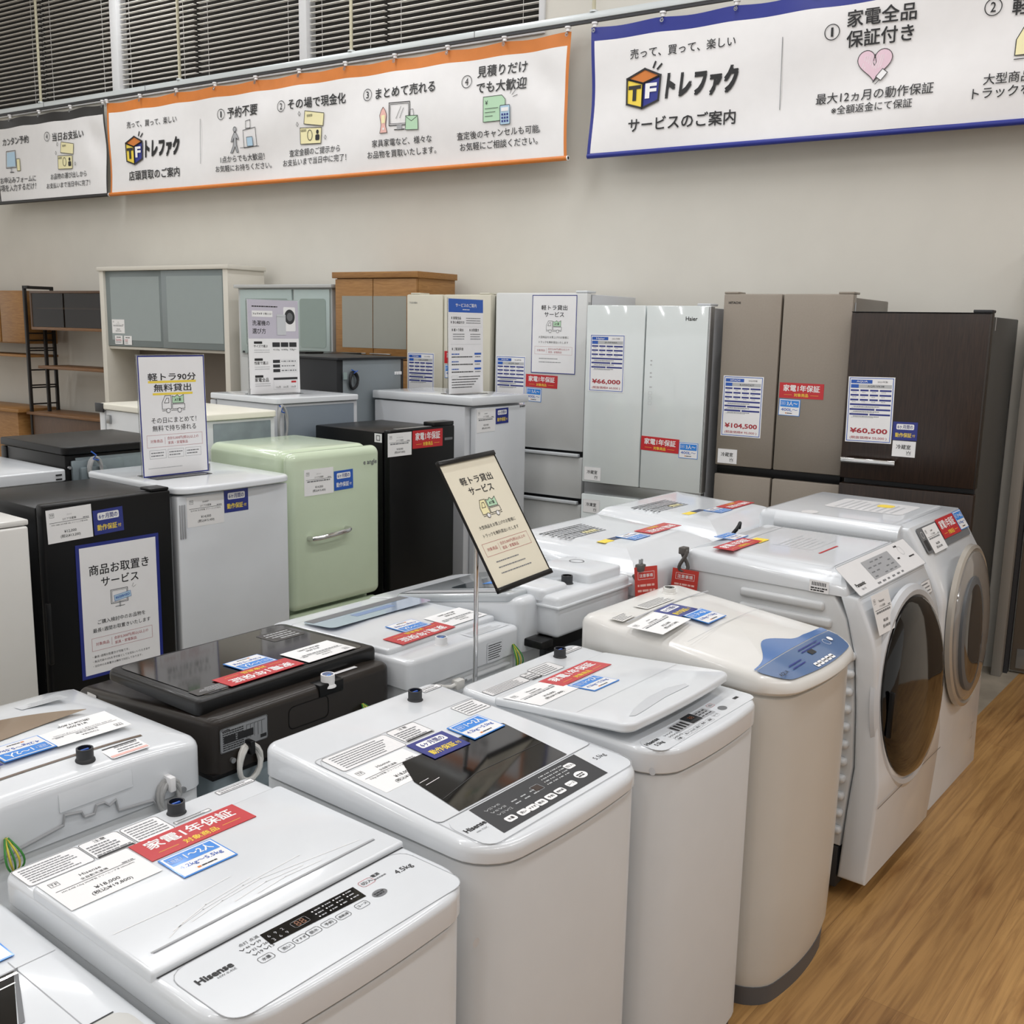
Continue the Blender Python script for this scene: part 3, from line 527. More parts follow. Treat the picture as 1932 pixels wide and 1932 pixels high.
# -- front loader with black door
def bez(P, n=40):
    out = []
    for i in range(len(P) - 1):
        p0, p1, p2, p3 = P[max(i - 1, 0)], P[i], P[i + 1], P[min(i + 2, len(P) - 1)]
        for k in range(n // len(P) + 2):
            u = k / (n // len(P) + 2); out.append(tuple(.5 * (2 * p1[j] + (p2[j] - p0[j]) * u + (2 * p0[j] - 5 * p1[j] + 4 * p2[j] - p3[j]) * u * u + (3 * p1[j] - p0[j] - 3 * p2[j] + p3[j]) * u ** 3) for j in (0, 1)))
    out.append(P[-1]); return out
t = thing('drum_washer', 'white front loading drum washer with large black door and sloped control panel', 'washing machine', (3.155, 1.24, 0))
front = bez([(.916, .062), (.900, .33), (.906, .44), (.925, .632), (.945, .795), (1.002, .929)])
b = MB(); b.prism(front + [(1.06, .934), (1.03, .86), (1.0, .75), (.985, .6), (.975, .42), (.985, .30), (1.0, .062)], 2.857, 3.453, WHITE, .010); b.build('front_panel', t)
b = MB(); b.prism([(1.0, .160), (.99, .3), (.98, .42), (.99, .6), (1.005, .75), (1.035, .86), (1.075, .925), (1.572, .93), (1.572, .160)], 2.862, 3.448, WHITEM, .008)
for z, y0, y1 in ((.885, 1.10, 1.37), (.838, 1.075, 1.37)): b.box(2.850, 2.87, y0, y1, z - .014, z + .014, WHITEM, .009, 3)
for i in range(11): b.box(2.842, 2.87, .995 + .0 * i, 1.052, .742 - i * .054, .768 - i * .054, WHITEM, .011, 3)
b.build('cabinet', t)
b = MB(); b.box(2.861, 3.449, 1.003, 1.568, .025, .158, DGREY, .004)
for sx in (2.92, 3.39):
    for sy in (1.08, 1.54): b.cyl((sx, sy, 0), (sx, sy, .03), .02, BLACKM)
b.build('base', t)
b = MB(); slab(b, 2.858, 3.452, 1.03, 1.578, .012, .03, .925, lambda x, y: .998 - max(0, (1.085 - y)) * .9 - max(0, y - 1.5) * .18, .02, WHITE, 0, 5, 0, True)
X = deck(1.09, .9984, 1.5, .9984); b.rrline(X, 2.885, 3.425, 1.10, 1.47, .03, .0025, LGREY, .0004)
b.rect(X, 3.05, 3.20, 1.20, 1.207, RED, .0006); sheet(b, X, 3.08, 3.30, 1.24, 1.38, .0, None, False, 6, WHITE, False, LINK); b.build('top_cover', t)
Xp = plane((3.155, 1.040, .966), (1, 0, 0), (0, .081, .070)); b = MB(); b.rrect(Xp, -.293, .293, -.052, .053, .006, LAMI, .004); b.rrline(Xp, -.295, .295, -.054, .055, .006, .002, LGREY, .0042)
b.rect(Xp, -.125, .105, -.028, .038, LGREY, .0046)
for j in range(4):
    for i in range(5):
        if (i + j) % 4: b.dashes(Xp, -.11 + i * .042, -.085 + i * .042, .027 - j * .016, .004, GINK, .005)
for i in range(6): b.dashes(Xp, -.13 + i * .042, -.106 + i * .042, -.042, .006, GINK, .0046)
b.text(Xp, 'Panasonic', -.235, -.020, .07, INK, .0046, bold=.03); b.text(Xp, 'NA-VG', -.235, -.036, .03, GINK, .0046); b.ring(Xp, .20, .02, .016, .001, LGREY, .0046); b.dashes(Xp, .17, .2, .04, .006, INK, .0046); b.dashes(Xp, .13, .15, .0, .006, INK, .0046); b.dashes(Xp, .22, .27, -.01, .005, INK, .0046)
b.build('control_panel', t)
ax = Vector((0, -1, .085)).normalized(); dc = Vector((3.165, .940, .602))
b = MB(); b.lathe(dc, ax, [(.318, .0), (.316, .012), (.300, .022), (.285, .020), (.279, .012)], GREYW, 56); b.build('door_ring', t)
b = MB(); b.lathe(dc, ax, [(.279, .010), (.277, .024), (.262, .038), (.22, .050), (.15, .060), (.07, .066), (.001, .068)], GLOSSB, 56)
dr = b.build('door', t)
b = MB(); b.box(2.896, 2.908, .888, .905, .52, .66, BLACKM, .004); b.build('handle', dr)
b = MB(); b.rect(plane((3.155, .8985, .317), (1, 0, 0), (0, -.03, 1)), -.298, .298, -.0018, .0018, MGREY, .003); b.build('panel_seam', t)
sh = plane((3.37, .972, .868), (1, 0, 0), (0, .35, 1)); b = MB(); sheet(b, sh, -.04, .05, -.022, .022, .006, None, False, 3, LAMI, True, GINK); b.build('warning_label', t)
b = MB(); b.rect(plane((2.8565, 1.12, .945), (0, -1, 0), (0, 0, 1)), -.03, .03, -.02, .016, LAMI, .0006)
for i in range(9): b.rect(plane((2.8565, 1.12, .945), (0, -1, 0), (0, 0, 1)), -.022 + i * .005, -.0195 + i * .005, .0, .011, INK, .001)
b.dashes(plane((2.8565, 1.12, .945), (0, -1, 0), (0, 0, 1)), -.025, .025, -.007, .004, INK, .001); b.dashes(plane((2.8565, 1.12, .945), (0, -1, 0), (0, 0, 1)), -.025, .02, -.014, .004, INK, .001); b.build('barcode_label', t)
b = MB(); b.tube([(2.838 + .010 * math.cos(a), 1.560 + .012 * math.sin(2 * a), .955 + .035 * math.sin(a)) for a in [i * .35 for i in range(38)]], .006, mat('brown_cord', '#54504d', .5)); b.box(2.825, 2.855, 1.55, 1.575, .975, .998, mat('brown_cord', '#54504d', .5), .004); b.build('power_cord', t)
# -- second front loader
t = thing('drum_washer', 'white front loading drum washer with grey see-through door at far end of row', 'washing machine', (3.92, 1.32, 0))
front = bez([(.962, .0), (.966, .24), (.969, .55), (.975, .70), (.988, .79), (1.056, .914), (1.115, 1.008)])
b = MB(); b.prism(front + [(1.2, 1.008), (1.2, .0)], 3.62, 4.225, WHITE, .014); b.build('front_panel', t)
b = MB(); slab(b, 3.62, 4.225, 1.16, 1.685, .004, .03, .0, lambda x, y: 1.010, .03, WHITE, 0, 5)
b.build('cabinet', t)
b = MB(); X = deck(1.1, 1.0105, 1.7, 1.0105); sheet(b, X, 3.85, 4.1, 1.22, 1.52, .0003, None, False, 9, LAMI, False, LINK); b.rrect(X, 3.98, 4.05, 1.30, 1.36, .02, YEL, .001)
b.rrline(X, 3.62, 4.17, 1.16, 1.66, .03, .002, LGREY, .0003); b.disc(X, 3.68, 1.50, .04, .03, LAMI, .0006); b.build('instruction_sticker', t)
b = MB(); b.cyl((3.625, 1.60, .975), (3.625, 1.14, .975), .04, WHITE, seg=28); b.build('side_roll', t)
Xp = plane((3.88, 1.055, .916), (1, 0, 0), (0, .062, .094)); b = MB(); b.rrect(Xp, -.215, .305, .0, .098, .012, MGREY, .004); b.rrect(Xp, -.20, -.165, .01, .05, .003, DGREY, .0046); b.ring(Xp, -.18, .07, .012, .002, LAMI, .0046); b.build('control_panel', t)
dc = Vector((3.90, .968, .628)); ax = Vector((0, -1, .05)).normalized()
GLS = mat('smoky_door_glass', '#8d8a86', .07, coat=1)
b = MB(); b.lathe(dc, ax, [(.302, .0), (.300, .016), (.288, .022), (.276, .016)], mat('champagne_ring', '#b9b4ab', .25, metal=.4), 56, sx=.82); b.build('door_ring', t)
b = MB(); b.lathe(dc, ax, [(.277, .012), (.274, .024), (.25, .034), (.2, .042), (.12, .047), (.05, .049), (.001, .049)], GLS, 56, sx=.82); dr = b.build('door', t)
b = MB(); b.lathe(dc + Vector((-.07, 0, -.01)), ax, [(.20, .030), (.198, .046), (.17, .051), (.1, .053), (.001, .053)], mat('dark_drum_window', '#20252a', .08, coat=1), 40, sx=.62); b.lathe(dc + Vector((-.07, 0, -.01)), ax, [(.21, .028), (.21, .045), (.198, .049)], mat('door_seal_grey', '#5d6063', .4), 40, sx=.64); b.build('drum_window', dr)
b = MB(); b.rrline(plane((4.13, .964, .17), (1, 0, 0), (0, 0, 1)), -.012, .012, -.05, .012, .006, .002, LGREY, .003); b.build('drain_cover', t)
# -- machine cut by the lower left corner
t = washer('white washer at bottom left corner of the picture, only its lid corner showing', .18, .672, .93, 1.60, .715, .760, .765, .06, .03, .016, .012)
b = MB(); X = deck(.93, .7605, 1.6, .7652)
b.line(X, [(.20, 1.368), (.66, 1.368)], .0012, LGREY, .0004); b.line(X, [(.602, 1.39), (.602, 1.12)], .0012, LGREY, .0004); b.build('lid_seam', t)
b = MB(); b.poly(X, [(.21, 1.24), (.545, 1.245), (.598, 1.365), (.21, 1.365)], GLOSSB, .0008); b.poly(X, [(.548, 1.247), (.556, 1.247), (.605, 1.368), (.598, 1.365)], MGREY, .001); b.line(X, [(.21, 1.352), (.596, 1.356)], .006, CHROME, .0014); b.line(X, [(.21, 1.33), (.585, 1.336)], .003, LAMI, .0014); b.build('lid_window', t)
b = MB(); b.rrect(X, .21, .655, .955, 1.18, .03, mat('silver_grey_panel', '#c4c4c0', .3, coat=.3), .0006); b.line(X, [(.23, 1.178), (.64, 1.178)], .003, INK, .001); b.text(X, 'TW', .605, 1.15, .02, INK, .001); b.build('control_panel', t)
# ---------------------------------------------------------------- washers of the second row, backs to the viewer
def rot180(x, y, z): return plane((x, y, z), (-1, 0, 0), (0, -1, 0))
def coil(t, x, y, z, r, m, n=2, rx=.022, rz=.036, name='power_cord', strap=None):
    b = MB(); pts = []
    for i in range(16 * n + 1):
        a = i / 16 * 2 * math.pi; pts.append((x + (rx + .003 * (i // 16)) * math.cos(a + 1.6), y - .006 - .005 * math.sin(i * .7), z + (rz + .003 * (i // 16)) * math.sin(a + 1.6)))
    b.tube(pts, r, m); o = b.build(name, t)
    if strap: b = MB(); b.box(x - .006, x + .006, y - .022, y + .004, z + rz - .016, z + rz + .014, strap, .002); b.build('cord_strap', o)
def gwires(t, x, y, z, L=.08):
    b = MB()
    for i in range(5):
        dx = (i - 2) * .0045
        b.tube([(x + dx * (.3 + 1.4 * math.sin(k / 9 * math.pi)) + .012 * (k / 9) ** 2, y + .002 - .022 * math.sin(k / 9 * math.pi) - abs(dx) * .4, z - L * k / 9) for k in range(10)], .0019, YWIRE if i % 2 else GWIRE, 6)
    b.build('ground_wire', t)
# Toshiba-like machine at left
t = thing('washing_machine', 'white washer seen from behind at left, curved lid with bronze tinted window', 'washing machine', (.88, 1.97, 0))
b = MB(); slab(b, .622, 1.148, 1.708, 2.235, .03, .03, .0, .745, .004, WHITEM, 0, 2); b.build('cabinet', t)
tzt = lambda x, y: .853 + .025 * math.sin(max(0, min(1, (y - 1.70) / .3)) * math.pi / 2) - .05 * max(0, (y - 2.0) / .24) ** 2 - .012 * abs((x - .88) / .26) ** 3
b = MB(); R = [rr(.618, 1.152, 1.702, 2.24, .035, .04, .748, 0), rr(.618, 1.152, 1.702, 2.24, .035, .04, .80, 0)]
for ins, dz in ((0, -.016), (.002, -.008), (.006, -.003), (.012, -.0006), (.03, 0), (.07, 0), (.11, 0), (.16, 0), (.21, 0), (.25, 0)): R.append(rr(.618 + ins, 1.152 - ins, 1.702 + ins, 2.24 - ins, max(.035 - ins * .2, .004), max(.04 - ins * .2, .004), (lambda dz: lambda x, y: tzt(x, y) + dz)(dz), 0))
b.loft(R, WHITE); b.build('top_cover', t)
BRZ = mat('bronze_tinted_plastic', '#9b8a78', .12, coat=.8)
b = MB(); xs = [.64 + .40 * i / 16 for i in range(17)]; cv = lambda x: 1.90 + .05 * math.sin((x - .64) / .4 * math.pi / 2)
patch(b, xs, lambda x: cv(x) - .02 * math.sin((x - .64) / .4 * math.pi), lambda x: cv(x) + .10 * math.sin(min(1, (1.045 - x) / .3) * math.pi / 2), 5, lambda x, y: tzt(x, y) + .002, BRZ); b.build('lid_window', t)
b = MB(); patch(b, [.64 + .42 * i / 12 for i in range(13)], lambda x: 1.776, lambda x: 1.783, 1, lambda x, y: tzt(x, y) + .001, mat('bronze_line', '#5a4632', .3)); b.build('lid_seam', t)
b = MB(); Xr = plane((1.004, 1.745, tzt(1.0, 1.75) + .0012), (-1, 0, 0), (0, -1, -.06)); sheet(b, Xr, -.04, .04, -.026, .024, 0, None, True, 4, LAMI, False, GINK); b.rect(Xr, -.038, .038, .012, .02, PALER, .0005); b.build('warning_label', t)
b = MB(); Xr = plane((1.0, 2.06, tzt(1.0, 2.06) + .0012), (-1, 0, 0), (0, -1, .12)); sheet(b, Xr, -.05, .05, -.02, .018, 0, None, False, 4, WHITE, False, LINK); b.build('warning_label', t)
inlet(t, .926, 1.752, .862)
b = MB(); b.tube([(.70, 1.7, .75), (.77, 1.699, .762), (.85, 1.699, .775), (.853, 1.699, .793), (.885, 1.699, .788), (.89, 1.699, .776), (.91, 1.699, .775), (.915, 1.699, .79), (.93, 1.699, .79), (.94, 1.699, .78), (.953, 1.699, .787), (.958, 1.699, .763), (1.03, 1.699, .757), (1.045, 1.699, .735)], .0028, LGREY); b.build('back_seam', t)
b = MB(); b.prism([(1.7055, .80), (1.7055, .845), (1.6995, .830), (1.6995, .80)], .845, .99, WHITE, .002); b.build('inlet_recess', t)
coil(t, 1.063, 1.70, .755, .0045, CORD, 3, .018, .03, strap=LAMI); gwires(t, .748, 1.70, .79, .07)
b = MB(); b.cyl((1.098, 1.706, .755), (1.098, 1.697, .755), .006, SILVER); b.build('screw', t)
# dark brown machine
t = thing('washing_machine', 'dark brown washer with glossy black lid, seen from behind', 'washing machine', (1.46, 2.02, 0))
b = MB(); slab(b, 1.205, 1.712, 1.752, 2.29, .025, .04, .0, .725, .004, STEELB, 0, 2); b.build('cabinet', t)
b = MB(); cz = lambda x, y: .856 - .0 * y - max(0, y - 2.14) * .42
slab(b, 1.197, 1.722, 1.742, 2.315, .028, .05, .73, cz, .018, BROWNB, 0, 5, .003, True); b.build('top_cover', t)
b = MB(); b.box(1.197, 1.722, 1.744, 1.80, .722, .734, BLACKM, .002); b.build('cover_rim', t)
b = MB(); lz = lambda x, y: .886 - .012 * max(0, (y - 1.79) / .35)
slab(b, 1.203, 1.722, 1.795, 2.165, .014, .03, .852, lz, .010, BLACK, 0, 4); lid = b.build('lid', t)
Xl = Matrix(((-1, 0, 0, 1.4625), (0, -1, 0, 1.98), (0, .012 / .37, 1, .8802), (0, 0, 0, 1)))
b = MB(); b.rrect(Xl, -.235, .235, -.165, .165, .02, GLOSSB, .0006); b.build('glass', lid)
b = MB(); sheet(b, Xl, .08, .24, .118, .158, .0012, None, False, 5, mat('charcoal_label', '#3a3836', .4), False, LINK); sheet(b, Xl, -.22, -.12, -.12, -.04, .0012, None, False, 4, mat('charcoal_label', '#3a3836', .4), False, LINK); b.build('warning_label', t)
b = MB(); Xc = Matrix(((-1, 0, 0, 1.46), (0, -1, 0, 2.22), (0, .42, 1, .8225), (0, 0, 0, 1)))
for i in range(7): b = MB(); b.ring(Xc, -.2 + i * .055, .01, .015, .0012, LGREY, .0006, 20, .012); b.build('control_key', t)
b = MB(); b.disc(Xc, .1, .01, .02, .012, mat('blue_grey_key', '#6f86b8', .3), .0009); b.build('control_key', t)
b = MB(); Xb = plane((1.278, 1.7415, .806), (1, 0, 0), (0, 0, 1)); sheet(b, Xb, -.062, .062, -.028, .027, .0006, None, False, 1, mat('silver_label', '#8d9093', .4), True, INK)
for i in range(9): b.dashes(Xb, -.055, -.002, .018 - i * .005, .0025, INK, .001)
for i in range(5): b.line(Xb, [(.006 + i * .01, -.012), (.006 + i * .01, .018), (.014 + i * .01, .018)], .0008, INK, .001)
b.rect(Xb, .042, .058, -.022, -.014, INK, .001); b.text(Xb, 'Comfee', -.047, .022, .02, INK, .001, bold=.03); b.build('warning_label', t)
b = MB(); b.rrline(plane((1.457, 1.7415, .802), (1, 0, 0), (0, 0, 1)), -.058, .058, -.026, .026, .014, .0018, BLACKM, .0006); b.build('back_hatch', t)
b = MB(); b.box(1.487, 1.56, 1.738, 1.775, .828, .8575, BLACKM, .003); b.build('inlet_recess', t); inlet(t, 1.523, 1.752, .848, LAMI, SKY, .0165, .03)
b = MB(); b.rect(plane((1.605, 1.80, .8575), (1, 0, .0), (0, 1, 0)), -.04, .03, -.028, -.016, LAMI, .0); b.build('warning_label', t)
coil(t, 1.285, 1.742, .738, .0058, CORDW, 2, .026, .04, strap=BLACK); gwires(t, 1.622, 1.742, .775, .04)
for x in (1.245, 1.655): b = MB(); b.cyl((x, 1.744, .757), (x, 1.735, .757), .006, SILVER); b.build('screw', t)
b = MB(); Xs = plane((1.1965, 2.215, .778), (0, -1, 0), (0, 0, 1)); b.rrect(Xs, -.02, .02, -.026, .024, .003, LAMI, .0006)
for i in range(7): b.rect(Xs, -.016 + i * .005, -.0135 + i * .005, .0, .016, INK, .001)
b.dashes(Xs, -.016, .016, -.008, .005, INK, .001); b.dashes(Xs, -.016, .014, -.017, .005, INK, .001); b.build('barcode_label', t)
# white machine with the red card upside down
t = thing('washing_machine', 'white washer seen from behind with pale blue see-through lid window, beside the dark brown one', 'washing machine', (1.952, 1.96, 0))
b = MB(); slab(b, 1.742, 2.162, 1.70, 2.24, .02, .04, 0, .80, .004, WHITEM, 0, 2); b.build('cabinet', t)
b = MB(); wz = lambda x, y: .862 - .02 * max(0, (y - 2.0) / .26)
slab(b, 1.733, 2.17, 1.69, 2.26, .022, .05, .785, wz, .013, WHITE, 0, 5, .003, True); b.build('top_cover', t)
b = MB(); slab(b, 1.742, 2.162, 1.775, 2.165, .01, .02, .858, lambda x, y: wz(x, y) + .012, .006, WHITE, 0, 3, 0, True); lid = b.build('lid', t)
Xl = Matrix(((-1, 0, 0, 1.952), (0, -1, 0, 1.97), (0, 0, 1, .8746), (0, 0, 0, 1)))
Xw = Matrix(((-1, 0, 0, 1.952), (0, -1, 0, 2.06), (0, .077, 1, .8740), (0, 0, 0, 1)))
b = MB(); b.rrect(Xw, -.20, .19, -.075, .055, .02, mat('pale_blue_tinted_window', '#aebfd6', .08, coat=1), .0006); b.rect(Xw, -.19, .18, -.073, -.035, MGREY, .001); b.rect(Xw, -.09, .06, -.02, .01, mat('blue_grey_patch', '#7f96bd', .3), .001); b.build('lid_window', lid)  # grey strip and blue-grey patch laid over the tinted pane
b = MB(); Xc = Matrix(((-1, 0, 0, 1.952), (0, -1, 0, 2.20), (0, .077, 1, .8455), (0, 0, 0, 1)))
for i in range(8): b.rrline(Xc, -.18 + i * .045, -.15 + i * .045, -.016, .0, .006, .0012, LINK, .0006); b.dashes(Xc, -.18 + i * .045, -.15 + i * .045, .012, .004, LINK, .0006)
b.rect(Xc, -.02, .0, .012, .022, DGREY, .0006); b.build('control_keys', t)
b = MB(); Xb = plane((2.058, 1.6895, .815), (1, 0, 0), (0, 0, 1)); sheet(b, Xb, -.034, .034, -.028, .028, .0006, None, False, 7, WHITE, False, INK); sheet(b, plane((2.07, 1.735, .8625), (1, 0, 0), (0, 1, 0)), -.08, .08, -.02, .02, .0004, None, False, 4, WHITE, False, LINK); b.build('warning_label', t)
inlet(t, 1.893, 1.735, .861, LAMI, SKY, .016, .026)
for z in (.725, .765): b = MB(); b.box(1.80, 2.12, 1.684, 1.70, z - .004, z + .004, WHITEM, .003); b.build('back_rib', t)
b = MB(); b.tube([(1.80, 1.685, .735), (1.80, 1.675, .77), (1.815, 1.672, .785), (1.84, 1.675, .775), (1.86, 1.672, .77), (1.88, 1.67, .772)], .0055, CORDW); b.box(1.875, 1.905, 1.66, 1.684, .758, .784, CORDW, .005)
for dx in (0, .01): b.box(1.905, 1.918, 1.666 + dx, 1.668 + dx, .772, .778, SILVER)
b.build('power_cord', t); gwires(t, 2.135, 1.69, .815, .085)
# big machine with lifted grey lid and raised rear box
t = thing('washing_machine', 'large white washer with grey lid and boxy raised back, behind the pole sign', 'washing machine', (2.4, 2.0, 0))
b = MB(); slab(b, 2.29, 2.615, 1.715, 2.32, .02, .04, 0, .78, .004, mat('blue_grey_back_steel', '#3b4449', .5), 0, 2); b.build('cabinet', t)
b = MB(); slab(b, 2.180, 2.30, 1.71, 2.32, .02, .04, 0, .772, .004, WHITEM, 0, 2); b.build('side_panel', t)
hz = lambda x, y: .931 - .19 * max(0, (y - 1.75))
b = MB(); slab(b, 2.174, 2.625, 1.695, 2.34, .03, .05, .775, hz, .02, WHITE, 0, 5, .003, True); b.build('top_cover', t)
b = MB(); gz = lambda x, y: .945 - .190 * (y - 1.729)
GLID = mat('grey_clear_lid', '#b4babe', .12, coat=.8)
slab(b, 2.172, 2.59, 1.729, 2.20, .02, .04, lambda x, y: gz(x, y) - .026, gz, .010, GLID, 0, 4, .004); lid = b.build('lid', t)
Xg = Matrix(((1, 0, 0, 2.39), (0, 1, 0, 1.97), (0, -.19, 1, gz(0, 1.97) + .001), (0, 0, 0, 1)))
b = MB(); b.rrect(Xg, -.12, .14, -.12, .08, .02, mat('dark_tinted_lid_glass', '#4c555c', .06, coat=1), .0); b.rect(Xg, -.20, -.16, -.2, .2, LGREY, .0004); b.rect(Xg, -.06, .1, -.1, .0, SKY, .0008); b.build('lid_window', lid)
b = MB(); b.box(2.25, 2.622, 1.622, 1.75, .817, .935, WHITE, .012, 3); b.box(2.243, 2.628, 1.615, 1.75, .902, .910, WHITE, .003); b.build('rear_box', t)
b = MB(); slab(b, 2.44, 2.615, 1.65, 1.85, .012, .03, .928, .964, .008, WHITE, 0, 3); b.ring(plane((2.56, 1.78, .9645), (1, 0, 0), (0, 1, 0)), 0, 0, .022, .003, LGREY, .0); b.build('filter_cap', t)
b = MB(); slab(b, 2.245, 2.37, 1.67, 1.83, .02, .06, .918, .951, .012, WHITE, 0, 4); b.build('inlet_ramp', t)
inlet(t, 2.405, 1.705, .935, DGREY, DGREY, .017, .028)
b = MB(); b.box(2.195, 2.25, 1.635, 1.715, .794, .817, BLACK, .004); b.box(2.25, 2.61, 1.65, 1.714, .774, .815, BLACKM, .004); b.build('drain_hose', t)
b = MB(); b.cyl((2.27, 1.712, .794), (2.27, 1.703, .794), .006, MGREY); b.build('screw', t)
b = MB(); b.rrline(plane((2.45, 1.7145, .67), (1, 0, 0), (0, 0, 1)), -.13, .15, -.1, .085, .02, .003, DGREY, .001); b.build('back_hatch', t)
# two drum machines from behind
def drum_back(label, X0, X1, Y0, Y1, zt):
    t = thing('drum_washer', label, 'washing machine', ((X0 + X1) / 2, (Y0 + Y1) / 2, 0), 0, None)
    b = MB(); b.prism([(Y0 + .02, .02), (Y0 + .02, zt - .06), (Y1 - .06, zt - .06), (Y1 - .03, .3), (Y1 - .03, .02)], X0 + .006, X1 - .006, WHITEM, .006); b.build('cabinet', t)
    b = MB(); b.prism([(Y0 + .01, .05), (Y0 + .01, zt - .09), (Y0 + .025, zt - .09), (Y0 + .025, .05)], X0 + .03, X1 - .03, mat('blue_grey_back_steel', '#3b4449', .5), .003); b.build('back_plate', t)
    for z in (zt - .13, zt - .17, zt - .30): b = MB(); b.box(X0 + .1, X1 - .06, Y0 + .002, Y0 + .014, z - .008, z + .008, mat('blue_grey_back_steel', '#3b4449', .5), .005); b.build('back_rib', t)
    f = lambda x, y: zt - max(0, (Y0 + .12 - y)) * .42 - max(0, y - (Y1 - .06)) * .6 - .022 * max(0, (abs(x - (X0 + X1) / 2) - (X1 - X0) / 2 + .05) / .05)
    b = MB(); slab(b, X0, X1, Y0, Y1, .02, .04, zt - .125, f, .022, WHITE, 0, 5, .003, True); b.build('top_cover', t)
    b = MB(); X = rot180((X0 + X1) / 2, (Y0 + Y1) / 2 + .04, zt + .0006); W = (X1 - X0)
    for i in range(8): b.dashes(X, -.03 + .004 * i, W * .37, -.11 + i * .017, .008, GINK, .0004, fill=.8)
    b.rect(X, .02, W * .38, -.095, -.091, INK, .0004); b.rect(X, .0, W * .3, -.04, -.037, INK, .0004); b.rrect(X, .02, .1, -.03, -.0, .003, PALEY, .0004); b.build('instruction_print', t)
    b = MB(); b.rrect(X, W * .22, W * .32, .10, .135, .004, YEL, .0); b.rrect(X, W * .10, W * .22, .10, .128, .003, mat('navy_grey_sticker', '#3d4660', .4), .0); b.build('yellow_sticker', t)
    return t
d1 = drum_back('white drum washer seen from behind, red card on top, nearer the pole sign', 2.637, 3.23, 1.607, 2.18, .989)
d2 = drum_back('white drum washer seen from behind, farthest of that row', 3.358, 4.017, 1.696, 2.29, .973)
b = MB(); BC = mat('brown_cord', '#54504d', .5); b.tube([(2.645, 1.625, .93), (2.635, 1.59, .90), (2.63, 1.585, .83), (2.64, 1.59, .78), (2.66, 1.61, .76)], .006, BC); b.box(2.60, 2.63, 1.572, 1.595, .955, .977, BC, .004)
for dx in (-.006, .006): b.box(2.615 + dx - .0015, 2.615 + dx + .0015, 1.58, 1.586, .976, .992, SILVER)
b.build('power_cord', d1)
b = MB(); b.tube([(3.46, 1.71, .92), (3.455, 1.685, .95), (3.47, 1.68, .972), (3.485, 1.69, .95)], .007, CORDD); b.build('power_cord', d2)
def c_notice(w, h):
    b = MB(); o = base(b, w, h, mat('red_tag_card', '#c0392f', .5), .001); b.frame(I4, -w * .36, w * .36, h * .24, h * .40, .0009, PAPER, o); b.text(I4, '注意事項', 0, h * .32, w * .58, PAPER, o, bold=.012)
    for i in range(3): b.dashes(I4, -w * .38, w * .38, h * (.12 - .11 * i), h * .045, PALER, o)
    for i in range(3): b.dashes(I4, -w * .38, w * .05, h * (-.25 - .07 * i), h * .02, PALER, o)
    b.rrect(I4, w * .08, w * .36, -h * .45, -h * .22, .004, LGREY, o); b.rrect(I4, w * .13, w * .31, -h * .36, -h * .27, .002, INK, o + .0003); return b
place(c_notice(.075, .15), 'notice_tag', 'red notice tag hanging from the plug behind the first rear drum washer', 'tag', (2.625, 1.565, .895), (.80, -.55, .05), (0, .08, 1), 'red notice tags on cords')
place(c_notice(.085, .13), 'notice_tag', 'red notice tag hanging from the cord of the black-door washer', 'tag', (2.832, 1.552, .862), (.25, -.95, -.05), (.05, .05, 1), 'red notice tags on cords')
# pole sign between the rows
t = thing('sign_stand', 'chrome pole stand with slanted truck rental sign between the washer rows', 'sign', (1.872, 1.60, 0))
b = MB(); b.lathe((1.872, 1.60, 0), (0, 0, 1), [(.07, 0), (.07, .006), (.062, .012), (.012, .016)], CHROME, 32, True); b.build('base_plate', t)
b = MB(); b.cyl((1.872, 1.60, .01), (1.872, 1.60, 1.16), .006, CHROME, seg=16); b.build('pole', t)
sgn_t = math.radians(32.1); r_ = Vector((1, .01, 0)).normalized(); bk = Vector((-r_.y, r_.x, 0)); u_ = bk * math.sin(sgn_t) + Vector((0, 0, 1)) * math.cos(sgn_t)
ro = math.radians(2.9); r2 = r_ * math.cos(ro) + u_ * math.sin(ro); u2 = -r_ * math.sin(ro) + u_ * math.cos(ro); K = .72; cs = EYE + (Vector((2.654, 2.189, 1.028)) - EYE) * K
XS = plane(cs, r2, u2)
b = p_truck(.213, .327, '軽トラ貸出', 'サービス', '大型商品をお買上げのお客様に', 'トラックを無料貸出いたします', IVORY, None, 3, PALEY); b.build('sign_sheet', t, X=XS)
b = MB(); b.box(-.110, .110, .161, .174, -.004, .008, BLACK, .002, X=XS); b.build('sign_bar', t)
b = MB(); b.box(-.110, .110, -.174, -.161, -.004, .008, BLACK, .002, X=XS); b.build('sign_bar', t)
for sx in (-.109, .1075): b = MB(); b.box(sx, sx + .0015, -.163, .163, -.003, .004, BLACK, X=XS); b.build('sign_edge', t)
b = MB(); b.box(-.10, .10, -.15, .15, -.006, -.0005, LGREY, X=XS); b.build('backing_board', t)
b = MB(); q = XS @ Vector((0, -.02, -.006)); b.tube([(1.872, 1.60, 1.155), (1.872, 1.60, 1.17), q], .006, BLACKM); b.build('tilt_bracket', t)
